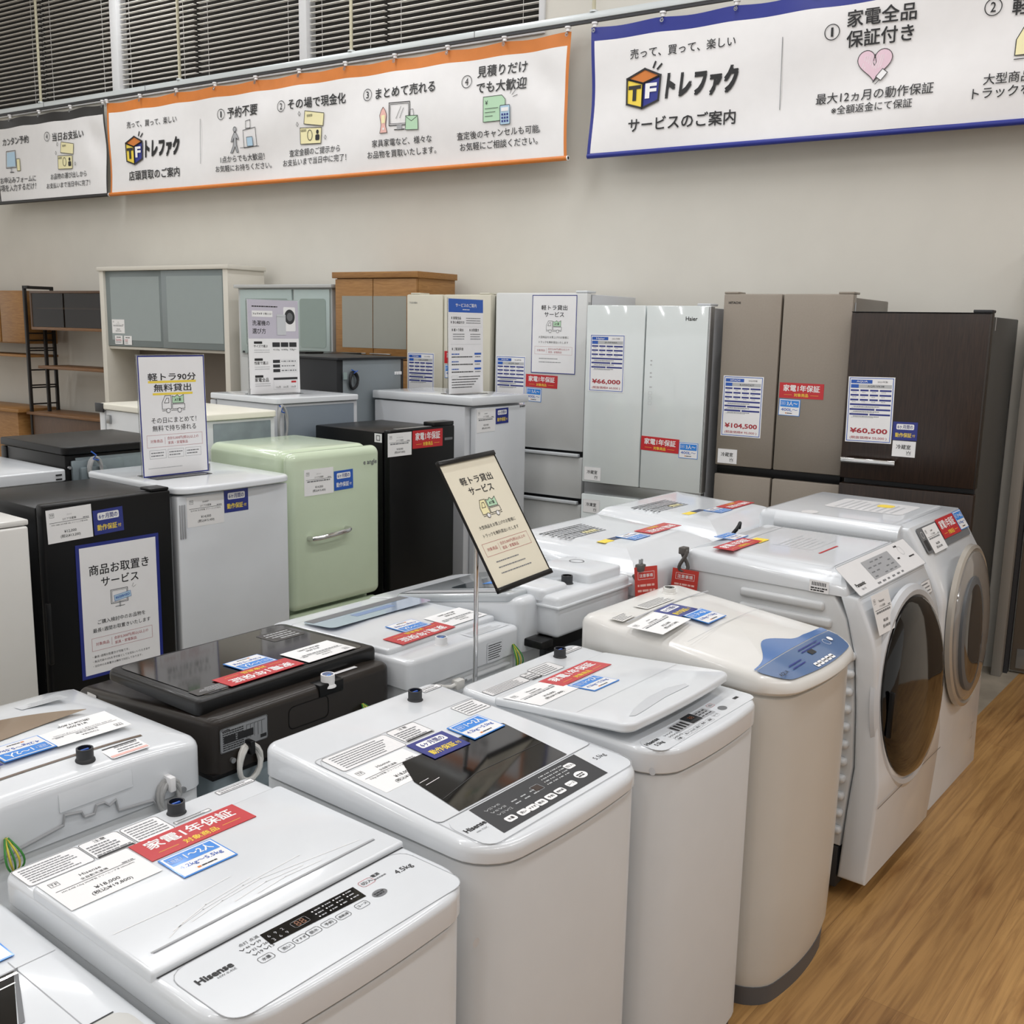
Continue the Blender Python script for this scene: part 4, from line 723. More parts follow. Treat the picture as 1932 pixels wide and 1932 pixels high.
# ---------------------------------------------------------------- small fridges, first row, doors facing the washers
def fridge_body(t, X0, X1, Y0, Y1, z1, m, bev=.006, gap=.045, side=None, z0=.03):
    b = MB(); b.box(X0, X1, Y0 + gap, Y1, z0, z1, side or m, bev); b.build('body', t)
    for sx in (X0 + .05, X1 - .05):
        for sy in (Y0 + gap + .03, Y1 - .04): b = MB(); b.cyl((sx, sy, 0), (sx, sy, z0 + .01), .018, BLACKM, seg=14); b.build('foot', t)
def door(t, X0, X1, Y0, z0, z1, m, th=.042, bev=.008, name='door'):
    b = MB(); b.box(X0, X1, Y0, Y0 + th, z0, z1, m, bev, 3); return b.build(name, t)
t = thing('small_fridge', 'white fridge cut by the left edge with a plain door', 'fridge', (1.22, 3.25, 0))
fridge_body(t, .98, 1.452, 3.0, 3.5, 1.055, WHITEM); door(t, .98, 1.452, 3.0, .50, 1.062, WARMW); door(t, .98, 1.452, 3.0, .05, .488, WARMW)
b = MB(); b.box(.975, 1.455, 3.003, 3.50, 1.064, 1.082, WARMW, .005); b.build('top_board', t)
t = thing('small_fridge', 'black two-door fridge with navy card and reservation poster at left', 'fridge', (1.742, 3.30, 0))
fridge_body(t, 1.520, 1.967, 3.05, 3.535, 1.096, BLACKM); d_ = door(t, 1.520, 1.967, 3.05, .475, 1.108, BLACKM); door(t, 1.520, 1.967, 3.05, .05, .455, BLACKM)
b = MB(); b.box(1.895, 1.962, 3.052, 3.12, 1.108, 1.118, BLACKM, .003); b.build('hinge_cover', t)
b = MB(); b.box(1.515, 1.530, 3.046, 3.06, .60, .80, BLACK, .004); b.build('grip', d_)
t = thing('small_fridge', 'white fridge with round-cornered top board carrying the 90 minute truck sign', 'fridge', (2.228, 3.32, 0))
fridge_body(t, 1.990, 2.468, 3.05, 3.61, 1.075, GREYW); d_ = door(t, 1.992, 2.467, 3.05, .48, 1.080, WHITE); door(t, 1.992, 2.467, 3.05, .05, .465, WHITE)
b = MB(); slab(b, 1.982, 2.476, 3.03, 3.62, .05, .02, 1.088, 1.112, .010, WHITE, .015, 4, .003); b.build('top_board', t)
for i in range(3): b = MB(); b.box(1.998 + i * .009, 2.003 + i * .009, 3.046, 3.056, .93, 1.05, LGREY, .002); b.build('grip_rib', d_)
t = thing('small_fridge', 'pale green retro fridge with rounded door and chrome handle', 'fridge', (2.80, 3.42, 0))
b = MB(); b.box(2.565, 3.046, 3.215, 3.70, .05, 1.172, GREEN, .04, 6); b.build('body', t)
b = MB(); b.box(2.560, 3.050, 3.15, 3.212, .525, 1.168, GREEN, .034, 7); d_ = b.build('door', t)
b = MB(); b.box(2.560, 3.050, 3.15, 3.212, .06, .512, GREEN, .03, 6); b.build('lower_door', t)
b = MB(); b.tube([(2.648, 3.152, .822), (2.65, 3.125, .823), (2.68, 3.112, .826), (2.75, 3.108, .831), (2.82, 3.112, .835), (2.845, 3.125, .836), (2.848, 3.152, .837)], .0105, CHROME, 12); b.build('handle', d_)
b = MB(); b.text(plane((2.985, 3.149, 1.10), (1, 0, 0), (0, 0, 1)), 'e angle', 0, 0, .075, MGREY, .0006, bold=.02); b.build('badge', d_)
for sx in (2.62, 2.99):
    for sy in (3.25, 3.65): b = MB(); b.cyl((sx, sy, 0), (sx, sy, .06), .02, BLACKM, seg=14); b.build('foot', t)
t = thing('small_fridge', 'tall black fridge with red card beside the pale green one', 'fridge', (3.465, 3.6, 0))
fridge_body(t, 3.246, 3.684, 3.30, 3.80, 1.192, BLACKM); d_ = door(t, 3.25, 3.686, 3.30, .46, 1.203, BLACKM); door(t, 3.25, 3.686, 3.30, .05, .445, BLACKM)
b = MB(); b.box(3.54, 3.682, 3.303, 3.37, 1.203, 1.222, BLACK, .003); b.build('hinge_cover', t)
b = MB(); b.box(3.30, 3.53, 3.306, 3.33, 1.2035, 1.206, SILVER, .0008); b.build('door_strip', t)
b = MB(); b.rect(plane((3.64, 3.2995, 1.14), (1, 0, 0), (0, 0, 1)), -.028, .028, -.006, .006, MGREY, .0006); b.build('badge', d_)
b = MB(); Xs = plane((3.2455, 3.37, 1.165), (0, -1, 0), (0, 0, 1)); b.rrect(Xs, -.024, .024, -.02, .02, .002, LAMI, .0004); b.frame(Xs, -.012, .012, -.012, .012, .003, INK, .0008); b.build('sticker', t)
t = thing('small_fridge', 'tall white two-door fridge carrying the blue headed service sign', 'fridge', (4.15, 3.72, 0))
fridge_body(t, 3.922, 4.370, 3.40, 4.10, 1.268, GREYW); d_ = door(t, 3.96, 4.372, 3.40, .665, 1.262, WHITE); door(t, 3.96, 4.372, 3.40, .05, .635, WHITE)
b = MB(); b.box(3.915, 4.378, 3.39, 4.11, 1.275, 1.318, WHITE, .006); b.build('top_board', t)
b = MB(); b.box(3.96, 4.03, 3.42, 3.46, .637, .66, SILVER, .003); b.build('hinge', t)
b = MB(); b.text(plane((4.335, 3.3995, 1.285), (1, 0, 0), (0, 0, 1)), 'SHARP', 0, -.03, .045, INK, .0006, bold=.03); b.build('badge', d_)
# second row of small fridges, backs to the viewer
def back_fridge(label, X0, X1, Y0, Y1, z1, m, backm, top=None, topm=None, tt=.025, name='small_fridge'):
    t = thing(name, label, 'fridge', ((X0 + X1) / 2, (Y0 + Y1) / 2, 0)); zt = z1 - (tt if topm else 0)
    b = MB(); b.box(X0 + .004, X1 - .004, Y0 + .012, Y1 - .05, .03, zt, m, .005); b.build('body', t)
    b = MB(); b.box(X0 + .045, X1 - .03, Y0 + .008, Y0 + .016, .06, zt - .012, backm, .002); b.build('back_plate', t)
    b = MB(); b.box(X0, X1, Y1 - .046, Y1, .04, zt - .004, m, .006); b.build('door', t)
    if topm: b = MB(); slab(b, X0 - .006, X1 + .006, Y0, Y1 - .008, .025, .012, zt + .002, z1, .006, topm, 0, 3, .003); b.build('top_board', t)
    for sx in (X0 + .05, X1 - .05):
        for sy in (Y0 + .06, Y1 - .1): b = MB(); b.cyl((sx, sy, 0), (sx, sy, .04), .018, BLACKM, seg=12); b.build('foot', t)
    return t
t = back_fridge('white flat-topped fridge at left with two dark vents on its top edge', 1.46, 1.946, 3.70, 4.28, 1.112, WARMW, WARMW, topm=WHITE, tt=.045)
for dz in (.012, .028): b = MB(); b.box(1.905, 1.928, 3.697, 3.703, 1.112 - dz - .008, 1.112 - dz - .003, INK); b.build('vent', t)
t = back_fridge('black fridge with grey cord loop on its back, at left', 1.972, 2.46, 3.75, 4.27, 1.188, BLACKM, STEELB, topm=BLACKM, tt=.032)
b = MB(); b.box(1.995, 2.21, 3.742, 3.758, .92, 1.135, STEELB, .004); b.box(2.02, 2.13, 3.726, 3.745, 1.03, 1.11, STEELB, .01); b.build('rear_cover', t)
coil(t, 2.075, 3.726, 1.095, .0055, CORD, 3, .022, .045); b = MB(); b.tube([(2.06, 3.72, 1.17), (2.075, 3.71, 1.155), (2.065, 3.715, 1.14), (2.085, 3.71, 1.135)], .003, ROYAL, 6); b.build('cord_tie', t)
b = MB(); b.cyl((1.985, 3.752, 1.11), (1.985, 3.742, 1.11), .006, SILVER); b.build('screw', t)
t = back_fridge('cream-topped fridge seen from behind with white side, behind the 90 minute truck sign', 2.60, 2.98, 3.75, 4.60, 1.278, WHITEM, STEELB, topm=CREAM, tt=.03)
b = MB(); b.box(2.592, 2.606, 4.50, 4.53, 1.185, 1.225, SILVER, .003); b.box(2.59, 2.6, 4.55, 4.62, 1.235, 1.278, DGREY, .003); b.build('hinge', t)
t = back_fridge('white fridge seen from behind carrying the washer guide sign', 3.066, 3.578, 3.85, 4.38, 1.322, GREYW, mat('blue_grey_plate', '#848f9a', .4, metal=.3), topm=WHITE, tt=.03)
coil(t, 3.085, 3.85, 1.20, .0055, CORD, 2, .024, .085); b = MB(); b.tube([(3.07, 3.845, 1.29), (3.08, 3.838, 1.275), (3.075, 3.835, 1.26), (3.095, 3.84, 1.255)], .003, ROYAL, 6); b.build('cord_tie', t)
t = back_fridge('charcoal fridge with grey steel back and dark cord loop, tallest in the middle', 3.676, 4.182, 4.12, 4.66, 1.492, CHAR, mat('grey_back_steel', '#8a9398', .4, metal=.4))
b = MB(); b.box(3.672, 4.186, 4.115, 4.655, 1.480, 1.493, CHAR, .003); b.build('top_board', t)
coil(t, 3.782, 4.12, 1.372, .007, CORDD, 2, .026, .042); b = MB(); b.tube([(3.765, 4.112, 1.43), (3.785, 4.10, 1.42), (3.775, 4.105, 1.41), (3.80, 4.1, 1.425)], .003, ROYAL, 6); b.build('cord_tie', t)
b = MB(); b.rrect(plane((3.728, 4.124, 1.40), (1, 0, 0), (0, 0, 1)), -.014, .014, -.022, .016, .003, mat('pale_green_grey', '#8fa09f', .4), .006); b.build('cord_outlet', t)
for dx in (0, .014, .028, .042): b = MB(); b.box(4.10 + dx, 4.108 + dx, 4.12, 4.129, 1.395, 1.412, LAMI, .001); b.build('clip', t)
t = back_fridge('black fridge top showing behind the charcoal fridge', 3.98, 4.445, 4.75, 5.27, 1.492, BLACKM, BLACKM, topm=BLACK, tt=.03)
b = MB(); b.box(4.0, 4.14, 4.76, 4.84, 1.492, 1.502, BLACK, .004); b.build('hinge_cover', t)
# ---------------------------------------------------------------- big fridges along the wall
def wthing(name, label, cat, s, d, group=None): return thing(name, label, cat, wpos(s, d), WROT, group)
def wfridge(label, s0, s1, d0, d1, z1, side, doors, dm, th=.05, bev=.008, edge=None):
    t = wthing('refrigerator', label, 'fridge', (s0 + s1) / 2, d0)
    b = MB(); wbox(b, s0 - .004, s1 + .004, d0 + th + .012, d1, .03, z1 - .006, side, .006); b.build('body', t)
    for ss in (s0 - .06, s1 + .06):
        for dd in (d0 + .12, d1 - .06): b = MB(); b.cyl(wpos(ss, dd, 0), wpos(ss, dd, .04), .02, BLACKM, seg=12); b.build('foot', t)
    b = MB(); wbox(b, s0 - .008, s1 + .008, d0 + th - .002, d0 + th + .016, .05, z1 - .01, DGREY); b.build('gasket', t)
    D = []
    for a, c, zb, zt in doors: b = MB(); wbox(b, a, c, d0, d0 + th, zb, zt, dm, bev); D.append(b.build('door', t))
    return t, D
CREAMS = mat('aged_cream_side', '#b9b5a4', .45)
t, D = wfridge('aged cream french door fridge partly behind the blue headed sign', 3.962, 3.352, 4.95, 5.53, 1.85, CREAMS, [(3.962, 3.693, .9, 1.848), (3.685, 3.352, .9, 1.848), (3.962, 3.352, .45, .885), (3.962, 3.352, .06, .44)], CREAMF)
for ss in (3.90, 3.40): b = MB(); wbox(b, ss - .035, ss + .035, 4.955, 5.05, 1.848, 1.858, CREAMF, .003); b.build('hinge_cover', t)
b = MB(); b.text(wface(3.91, 4.949, 1.80), 'TOSHIBA', 0, 0, .06, MGREY, .0006); b.build('badge', D[0])
t, D = wfridge('white three-door fridge with truck rental poster on its upper door', 3.317, 2.727, 4.95, 5.545, 1.858, GREYW, [(3.317, 2.727, .998, 1.858), (3.317, 2.727, .735, .965), (3.317, 2.727, .06, .70)], mat('soft_white_enamel', '#d5d7d6', .35, coat=.2))
for z in (.968, .703): b = MB(); wbox(b, 3.31, 2.745, 4.932, 4.96, z, z + .018, WHITE, .005); b.build('drawer_grip', t)
b = MB(); wbox(b, 2.80, 2.728, 4.952, 5.05, 1.858, 1.87, WHITE, .003); b.build('hinge_cover', t)
b = MB(); b.rect(plane(wpos(2.7265, 4.975, 1.78), -WN, (0, 0, 1)), -.012, .012, -.03, .03, LINK, .001); b.build('side_sticker', t)
b = MB(); wbox(b, 3.312, 3.296, 4.935, 4.952, 1.10, 1.16, LGREY, .003); b.build('handle', D[0])
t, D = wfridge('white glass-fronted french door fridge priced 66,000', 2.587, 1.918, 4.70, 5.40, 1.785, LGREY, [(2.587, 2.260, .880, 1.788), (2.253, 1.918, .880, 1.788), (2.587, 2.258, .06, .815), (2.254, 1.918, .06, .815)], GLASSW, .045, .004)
b = MB(); wbox(b, 2.58, 1.925, 4.715, 4.75, .815, .878, SILVER, .002); b.build('grip_strip', t)
b = MB(); wbox(b, 1.930, 1.9165, 4.7, 4.75, .885, 1.785, SILVER, .002); b.build('edge_trim', D[1])
b = MB(); wbox(b, 1.99, 1.922, 4.705, 4.80, 1.788, 1.80, GREYW, .003); b.build('hinge_cover', t)
b = MB(); b.text(wface(2.013, 4.6995, 1.727), 'Haier', 0, 0, .06, INK, .0006, bold=.015); b.build('badge', D[1])
b = MB(); X = wface(2.215, 4.6995, 1.42)
for i, dz in enumerate((.10, .08, .04, .02, -.03)): b.dashes(X, -.006, .008, dz, .006, LINK, .0006)
for dz in (-.06, -.085, -.11): b.rrline(X, -.009, .009, dz - .008, dz + .008, .003, .001, LINK, .0006)
b.build('touch_icons', D[1])
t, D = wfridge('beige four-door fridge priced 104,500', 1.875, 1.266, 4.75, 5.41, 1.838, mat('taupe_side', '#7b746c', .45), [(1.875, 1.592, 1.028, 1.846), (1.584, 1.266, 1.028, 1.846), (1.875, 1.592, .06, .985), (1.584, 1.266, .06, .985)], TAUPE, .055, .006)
b = MB(); wbox(b, 1.870, 1.27, 4.77, 4.80, .985, 1.028, BLACKM, .002); b.build('grip_strip', t)
for ss in (1.84, 1.30): b = MB(); wbox(b, ss - .035, ss + .035, 4.753, 4.85, 1.846, 1.856, TAUPE, .003); b.build('hinge_cover', t)
b = MB(); b.text(wface(1.82, 4.7495, 1.805), 'HITACHI', 0, 0, .058, INK, .0006, bold=.02); b.build('badge', D[0])
b = MB(); b.rect(plane(wpos(1.2655, 4.785, 1.785), -WN, (0, 0, 1)), -.01, .01, -.03, .025, LINK, .001); b.build('side_sticker', t)
t, D = wfridge('dark wood-grain fridge with chrome handle at the right end of the wall row', 1.255, .686, 4.70, 5.54, 1.76, GREYST, [(1.255, .686, 1.030, 1.765), (1.255, .686, .06, 1.005)], DWOOD, .055, .004)
b = MB(); wbox(b, 1.256, .685, 4.698, 4.757, 1.765, 1.769, BLACKM, .001); b.build('door_cap', D[0])
b = MB(); wbox(b, .692, .684, 4.699, 4.757, 1.03, 1.765, mat('dark_bronze_trim', '#3c3733', .35, metal=.5), .001); b.build('edge_trim', D[0])
b = MB(); wbox(b, 1.249, 1.012, 4.664, 4.684, 1.104, 1.127, CHROME, .004); wbox(b, 1.249, 1.235, 4.67, 4.705, 1.106, 1.125, CHROME, .003); wbox(b, 1.03, 1.016, 4.67, 4.705, 1.106, 1.125, CHROME, .003); b.build('handle', D[0])
b = MB(); wbox(b, .76, .686, 4.705, 4.80, 1.769, 1.781, DGREY, .003); b.build('hinge_cover', t)
b = MB(); b.rect(plane(wpos(.685, 4.775, 1.725), -WN, (0, 0, 1)), -.008, .008, -.028, .028, LINK, .006); b.build('side_sticker', t)
# ---------------------------------------------------------------- furniture along the wall
t = wthing('glass_door_cupboard', 'tall white cupboard with grey frosted sliding doors over an open niche', 'cupboard', 6.45, 5.15)
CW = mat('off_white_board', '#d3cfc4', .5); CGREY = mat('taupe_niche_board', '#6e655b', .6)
b = MB(); wbox(b, 7.185, 7.135, 5.15, 5.50, 0, 2.03, CW, .002); b.build('side_panel', t)
b = MB(); wbox(b, 5.785, 5.735, 5.15, 5.50, 0, 2.03, CW, .002); b.build('side_panel', t)
b = MB(); wbox(b, 7.20, 5.72, 5.14, 5.505, 2.03, 2.06, CW, .003); b.build('top_panel', t)
b = MB(); wbox(b, 7.135, 5.785, 5.18, 5.50, 1.435, 1.455, CW, .001); b.build('shelf_board', t)
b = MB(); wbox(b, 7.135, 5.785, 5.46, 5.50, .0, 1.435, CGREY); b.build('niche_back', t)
b = MB(); wbox(b, 7.135, 5.785, 5.46, 5.50, 1.455, 2.03, CW); b.build('upper_back', t)
b = MB(); wbox(b, 7.135, 5.785, 5.16, 5.46, .0, .90, CW, .002); b.build('base_unit', t)
b = MB(); wbox(b, 7.135, 5.785, 5.23, 5.45, 1.72, 1.735, CW); b.build('shelf_board', t)
GL = mat('sliding_frosted_glass', '#8d9897', .28, coat=.5); GF = mat('sliding_glass_frame', '#7c8687', .35)
for a, c, dd in ((7.14, 6.44, 5.172), (6.46, 5.74, 5.158)):
    b = MB(); wbox(b, a, c, dd, dd + .008, 1.458, 2.028, GF, .001); o = b.build('sliding_door', t)
    b = MB(); wbox(b, a - .06, c + .06, dd - .002, dd + .002, 1.505, 1.985, GL); b.build('glass', o)
t = wthing('glass_door_cupboard', 'pale grey cupboard with framed pale green glass doors left of the oak cabinet', 'cupboard', 5.1, 5.1)
PG = mat('pale_grey_board', '#b7b9b8', .4)
b = MB(); wbox(b, 5.598, 4.72, 5.12, 5.50, .0, 1.895, PG, .003); b.build('carcass', t)
b = MB(); wbox(b, 5.612, 4.70, 5.09, 5.505, 1.895, 1.918, PG, .003); b.build('top_panel', t)
for a, c in ((5.565, 5.07), (5.05, 4.73)):
    b = MB(); wbox(b, a, c, 5.104, 5.122, 1.45, 1.885, mat('pale_green_frame', '#a9b8b6', .35), .003); o = b.build('door', t)
    b = MB(); b.rrect(wface((a + c) / 2, 5.103, 1.665), -abs(a - c) / 2 + .055, abs(a - c) / 2 - .03, -.16, .16, .02, FROSTG, .001); b.build('glass', o)
    b = MB(); b.cyl(wpos(a - .03, 5.105, 1.46), wpos(a - .03, 5.095, 1.46), .007, DGREY); b.build('knob', o)
b = MB(); wbox(b, 5.565, 4.75, 5.104, 5.122, .05, 1.42, PG, .003); b.build('lower_door', t)
t = wthing('oak_cabinet', 'oak cabinet with two frosted glass doors and silver bar handles', 'cabinet', 4.34, 5.1)
b = MB(); wbox(b, 4.675, 4.005, 5.12, 5.50, 0, 1.962, OAK, .002); b.build('carcass', t)
b = MB(); wbox(b, 4.692, 3.99, 5.09, 5.505, 1.955, 1.993, OAKH, .002); b.build('top_panel', t)
for a, c in ((4.672, 4.358), (4.352, 4.008)):
    b = MB(); wbox(b, a, c, 5.10, 5.12, 1.452, 1.95, OAK, .002); o = b.build('door', t)
    g0, g1 = (a - .058, c) if a > 4.5 else (a, c + .075)
    b = MB(); b.rect(wface((g0 + g1) / 2, 5.0995, 1.68), -abs(g0 - g1) / 2, abs(g0 - g1) / 2, -.163, .163, mat('grey_frosted_glass', '#92938a', .35, coat=.3), .001); b.build('glass', o)
    h0, h1 = (4.575, 4.40) if a > 4.5 else (4.365, 4.195); b = MB(); wbox(b, h0, h1, 5.075, 5.085, 1.478, 1.486, SILVER, .003)
    for hh in (h0 - .02, h1 + .02): b.cyl(wpos(hh, 5.08, 1.482), wpos(hh, 5.105, 1.482), .003, SILVER, seg=8)
    b.build('handle', o)
for a, c in ((4.672, 4.358), (4.352, 4.008)): b = MB(); wbox(b, a, c, 5.10, 5.12, .06, 1.445, OAK, .002); b.build('door', t)
t = wthing('wall_shelf_unit', 'dark shelving unit with black ladder frame and tinted glass case', 'shelf unit', 7.75, 5.2)
BM = mat('black_ladder_steel', '#17120f', .5)
for s_, d_ in ((8.272, 5.19), (8.272, 5.44), (8.20, 5.31)):
    b = MB(); wbox(b, s_ + .012, s_ - .012, d_, d_ + .025, 0.0, 1.925 if d_ != 5.31 else 1.62, BM, .002); b.build('ladder_post', t)
b = MB(); wbox(b, 8.284, 8.26, 5.19, 5.465, 1.90, 1.925, BM, .002); wbox(b, 8.284, 8.21, 5.19, 5.215, 1.90, 1.925, BM, .002); b.build('ladder_top', t)
for z in (.93, 1.07, 1.09, 1.22, 1.385, 1.405, 1.47, 1.53): b = MB(); wbox(b, 8.278, 8.266, 5.20, 5.46, z - .006, z + .006, BM); b.build('rung', t)
b = MB(); wbox(b, 8.20, 7.22, 5.20, 5.50, 1.862, 1.882, WALNUT, .001); wbox(b, 8.20, 7.22, 5.20, 5.50, 1.562, 1.585, BWOOD, .001); wbox(b, 8.20, 8.18, 5.20, 5.50, 1.585, 1.862, WALNUT); wbox(b, 7.24, 7.22, 5.20, 5.50, 1.585, 1.862, WALNUT); wbox(b, 8.20, 7.22, 5.48, 5.50, 1.585, 1.862, WALNUT); wbox(b, 8.18, 7.24, 5.24, 5.48, 1.735, 1.747, BWOOD); b.build('display_case', t)
for a, c in ((8.175, 7.75), (7.73, 7.245)): b = MB(); wbox(b, a, c, 5.203, 5.208, 1.587, 1.86, mat('tinted_case_glass', '#1a120c', .08, coat=.2, alpha=.45)); b.build('glass_door', t)
b = MB(); wbox(b, 8.17, 7.22, 5.22, 5.50, 1.238, 1.262, BWOOD, .002); b.build('shelf_board', t)
b = MB(); wbox(b, 8.32, 7.22, 5.18, 5.50, .842, .866, BWOOD, .002); b.build('shelf_board', t)
b = MB(); wbox(b, 8.30, 7.24, 5.20, 5.50, 0, .842, WALNUT, .002); b.build('drawer_chest', t)
t = wthing('wall_shelf_unit', 'light oak shelving unit cut by the left edge', 'shelf unit', 8.8, 5.2)
b = MB(); wbox(b, 9.6, 8.285 + .01, 5.22, 5.50, 1.44, 1.885, OAKH, .002); b.build('wall_cabinet', t)
for a, c in ((9.2, 8.66), (8.64, 8.30)): b = MB(); wbox(b, a, c, 5.20, 5.22, 1.45, 1.875, OAKH, .003); b.build('door', t)
b = MB(); wbox(b, 9.6, 8.295, 5.22, 5.50, 1.325, 1.345, OAK, .002); b.build('shelf_board', t)
b = MB(); wbox(b, 9.6, 8.34, 5.12, 5.50, .855, .885, OAK, .002); b.build('desk_top', t)
b = MB(); wbox(b, 9.6, 8.40, 5.15, 5.50, 0, .855, OAK, .002); b.build('drawer_chest', t)
# ---------------------------------------------------------------- banner rail and banners
t = wthing('banner_rail', 'long galvanised steel rail hanging in front of the high window', 'rail', 4.5, 5.45)
RM = mat('galvanised_rail', '#cdd3d4', .35, metal=.25)
b = MB(); wbox(b, -1.6, 9.6, 5.435, 5.465, 3.388, 3.425, RM, .004); wbox(b, -1.6, 9.6, 5.44, 5.46, 3.372, 3.388, DGREY); b.build('channel', t)
RODM = mat('beige_hanger_rod', '#b9b49b', .5)
for s in (8.257, 6.52, 4.83, 3.02, 1.4): b = MB(); b.cyl(wpos(s, 5.45, 3.425), wpos(s, 5.45, 4.95), .011, RODM, seg=12); b.cyl(wpos(s, 5.45, 3.425), wpos(s, 5.45, 3.435), .024, RM, seg=16); b.build('hanger_rod', t)
for s in (3.83, 6.9, 8.2): b = MB(); wbox(b, s, s + .003, 5.433, 5.467, 3.387, 3.427, MGREY); b.build('joint', t)
def bills(b, cx, cy, k, o):
    T = lambda x, y: (cx + x * k, cy + y * k)
    for q in ([T(-.28, .12), T(.42, .02), T(.47, .36), T(-.22, .47)], [T(-.45, -.42), T(.35, -.45), T(.37, -.02), T(-.43, .02)]):
        b.poly(I4, q, PALEY, o); b.line(I4, q, .004, INK, o + .001, True); o += .0015
    b.ring(I4, cx - .07 * k, cy - .2 * k, .09 * k, .004, INK, o + .001, 20, .14 * k); b.rrect(I4, cx + .14 * k, cx + .3 * k, cy - .36 * k, cy - .2 * k, .01, INK, o + .001); b.disc(I4, cx + .22 * k, cy - .13 * k, .05 * k, .06 * k, INK, o + .001, 14)
    b.text(I4, '0000', cx - .3 * k, cy - .06 * k, .2 * k, INK, o + .001); b.text(I4, '0000', cx - .05 * k, cy + .33 * k, .2 * k, INK, o + .001)
    for x, y in ((-.52, .12), (-.42, .4), (.52, -.3)): b.line(I4, [T(x - .04, y), T(x, y + .06), T(x + .04, y), T(x, y - .06)], .003, INK, o, True)
def cube_logo(b, cx, cy, k, o):
    T = lambda L: [(cx + x * k, cy + y * k) for x, y in L]
    tp, lf, rt = T([(-.48, .28), (.0, .12), (.5, .28), (.04, .48)]), T([(-.48, .28), (0, .12), (0, -.5), (-.46, -.36)]), T([(0, .12), (.5, .28), (.47, -.34), (0, -.5)])
    b.poly(I4, lf, YEL, o); b.poly(I4, rt, BLUEV, o); b.poly(I4, tp, ORANGE, o)
    for q in (lf, rt, tp): b.line(I4, q, .05 * k, INK, o + .004, True)
    b.text(I4, 'T', cx - .24 * k, cy - .10 * k, .32 * k, INK, o + .004, h=.34 * k, bold=.06); b.text(I4, 'F', cx + .24 * k, cy - .08 * k, .27 * k, PAPER, o + .004, h=.34 * k, bold=.05)
    b.line(I4, T([(.28, .5), (.33, .62)]), .05 * k, INK, o); b.line(I4, T([(.40, .45), (.5, .55)]), .05 * k, INK, o)
def banner(label, s0, L, bm, draw, hooks, Hh=.70, seed=1):
    t = wthing('hanging_banner', label, 'banner', s0 - L / 2, 5.45); rnd = random.Random(seed); b = MB()
    waves = [(rnd.uniform(-6, 6), rnd.uniform(3, 12), rnd.uniform(0, 6)) for _ in range(7)]
    def disp(x, y):
        v = sum(math.sin(kx * x + ky * y + p) for kx, ky, p in waves) * .0034
        v += .004 * math.sin(x * 2 * math.pi / .42 + y * 5) * (y / Hh) + .014 * math.exp(-((x - L + .16) / .12) ** 2 - ((y - .45) / .22) ** 2) * math.sin((x - L) * 9 + y * 14)
        return v
    xs = [0, .02] + [.02 + (L - .04) * i / int(L / .035) for i in range(1, int(L / .035))] + [L - .02, L]; ys = [0, .016] + [.016 + (Hh - .016 - .075) * j / 18 for j in range(1, 18)] + [Hh - .075, Hh - .05, Hh - .025, Hh]
    sag = lambda x: .012 * abs(math.sin(x / .42 * math.pi)) ** 1.5
    vs = [(x, y - sag(x) * max(0, (y - .5) / .2) ** 1.5, 0) for x in xs for y in ys]; n = len(ys)
    for i in range(len(xs) - 1):
        for j in range(n - 1):
            brd = i == 0 or i == len(xs) - 2 or j == 0 or j >= n - 4
            k = b.mi(bm if brd else VINYL); b.f.append((i * n + j, (i + 1) * n + j, (i + 1) * n + j + 1, i * n + j + 1)); b.fm.append(k)
    b.v = [Vector(v) for v in vs]; draw(b, .0055); X = wface(s0, 5.45, 2.645)
    b.v = [X @ Vector((v.x + (.012 * math.sin(v.y / Hh * math.pi) * (1 if v.x < .2 else -1 if v.x > L - .2 else 0)), v.y, v.z + disp(v.x, v.y))) for v in b.v]
    b.build('banner_sheet', t, ang=60)
    b = MB(); b.cyl(wpos(s0, 5.448, 2.648), wpos(s0 - L, 5.448, 2.648), .0145, bm, seg=14); b.build('bottom_sleeve', t)
    b = MB(); b.cyl(wpos(s0 - L, 5.448, 2.648), wpos(s0 - L - .006, 5.448, 2.648), .0145, LAMI, seg=16); b.cyl(wpos(s0 - L - .006, 5.448, 2.648), wpos(s0 - L - .007, 5.448, 2.648), .009, BLACKM, seg=14); b.build('pipe_end', t)
    for x in hooks:
        s = s0 - x; b = MB(); b.cyl(wpos(s, 5.45, 3.371), wpos(s, 5.45, 3.362), .019, LAMI, seg=14); b.cyl(wpos(s, 5.45, 3.362), wpos(s, 5.45, 3.345), .012, LAMI, seg=12)
        b.tube([wpos(s, 5.447, 3.348), wpos(s, 5.445, 3.338), wpos(s + .004, 5.438, 3.33), wpos(s, 5.436, 3.324)], .0022, SILVER, 6)
        X = wface(s, 5.436, 3.325); b.ring(X, 0, 0, .008, .005, SILVER, .002, 16); b.build('hook', t)
    return t
def tx(b, o, L):
    for st, x, y, w, bo in L: b.text(I4, st, x, y, w, INK, o, bold=bo)
def num(b, o, x, y, n): b.ring(I4, x, y, .036, .004, INK, o, 30); b.text(I4, str(n), x, y, .022 if n != 1 else .010, INK, o, bold=.01, h=.042)
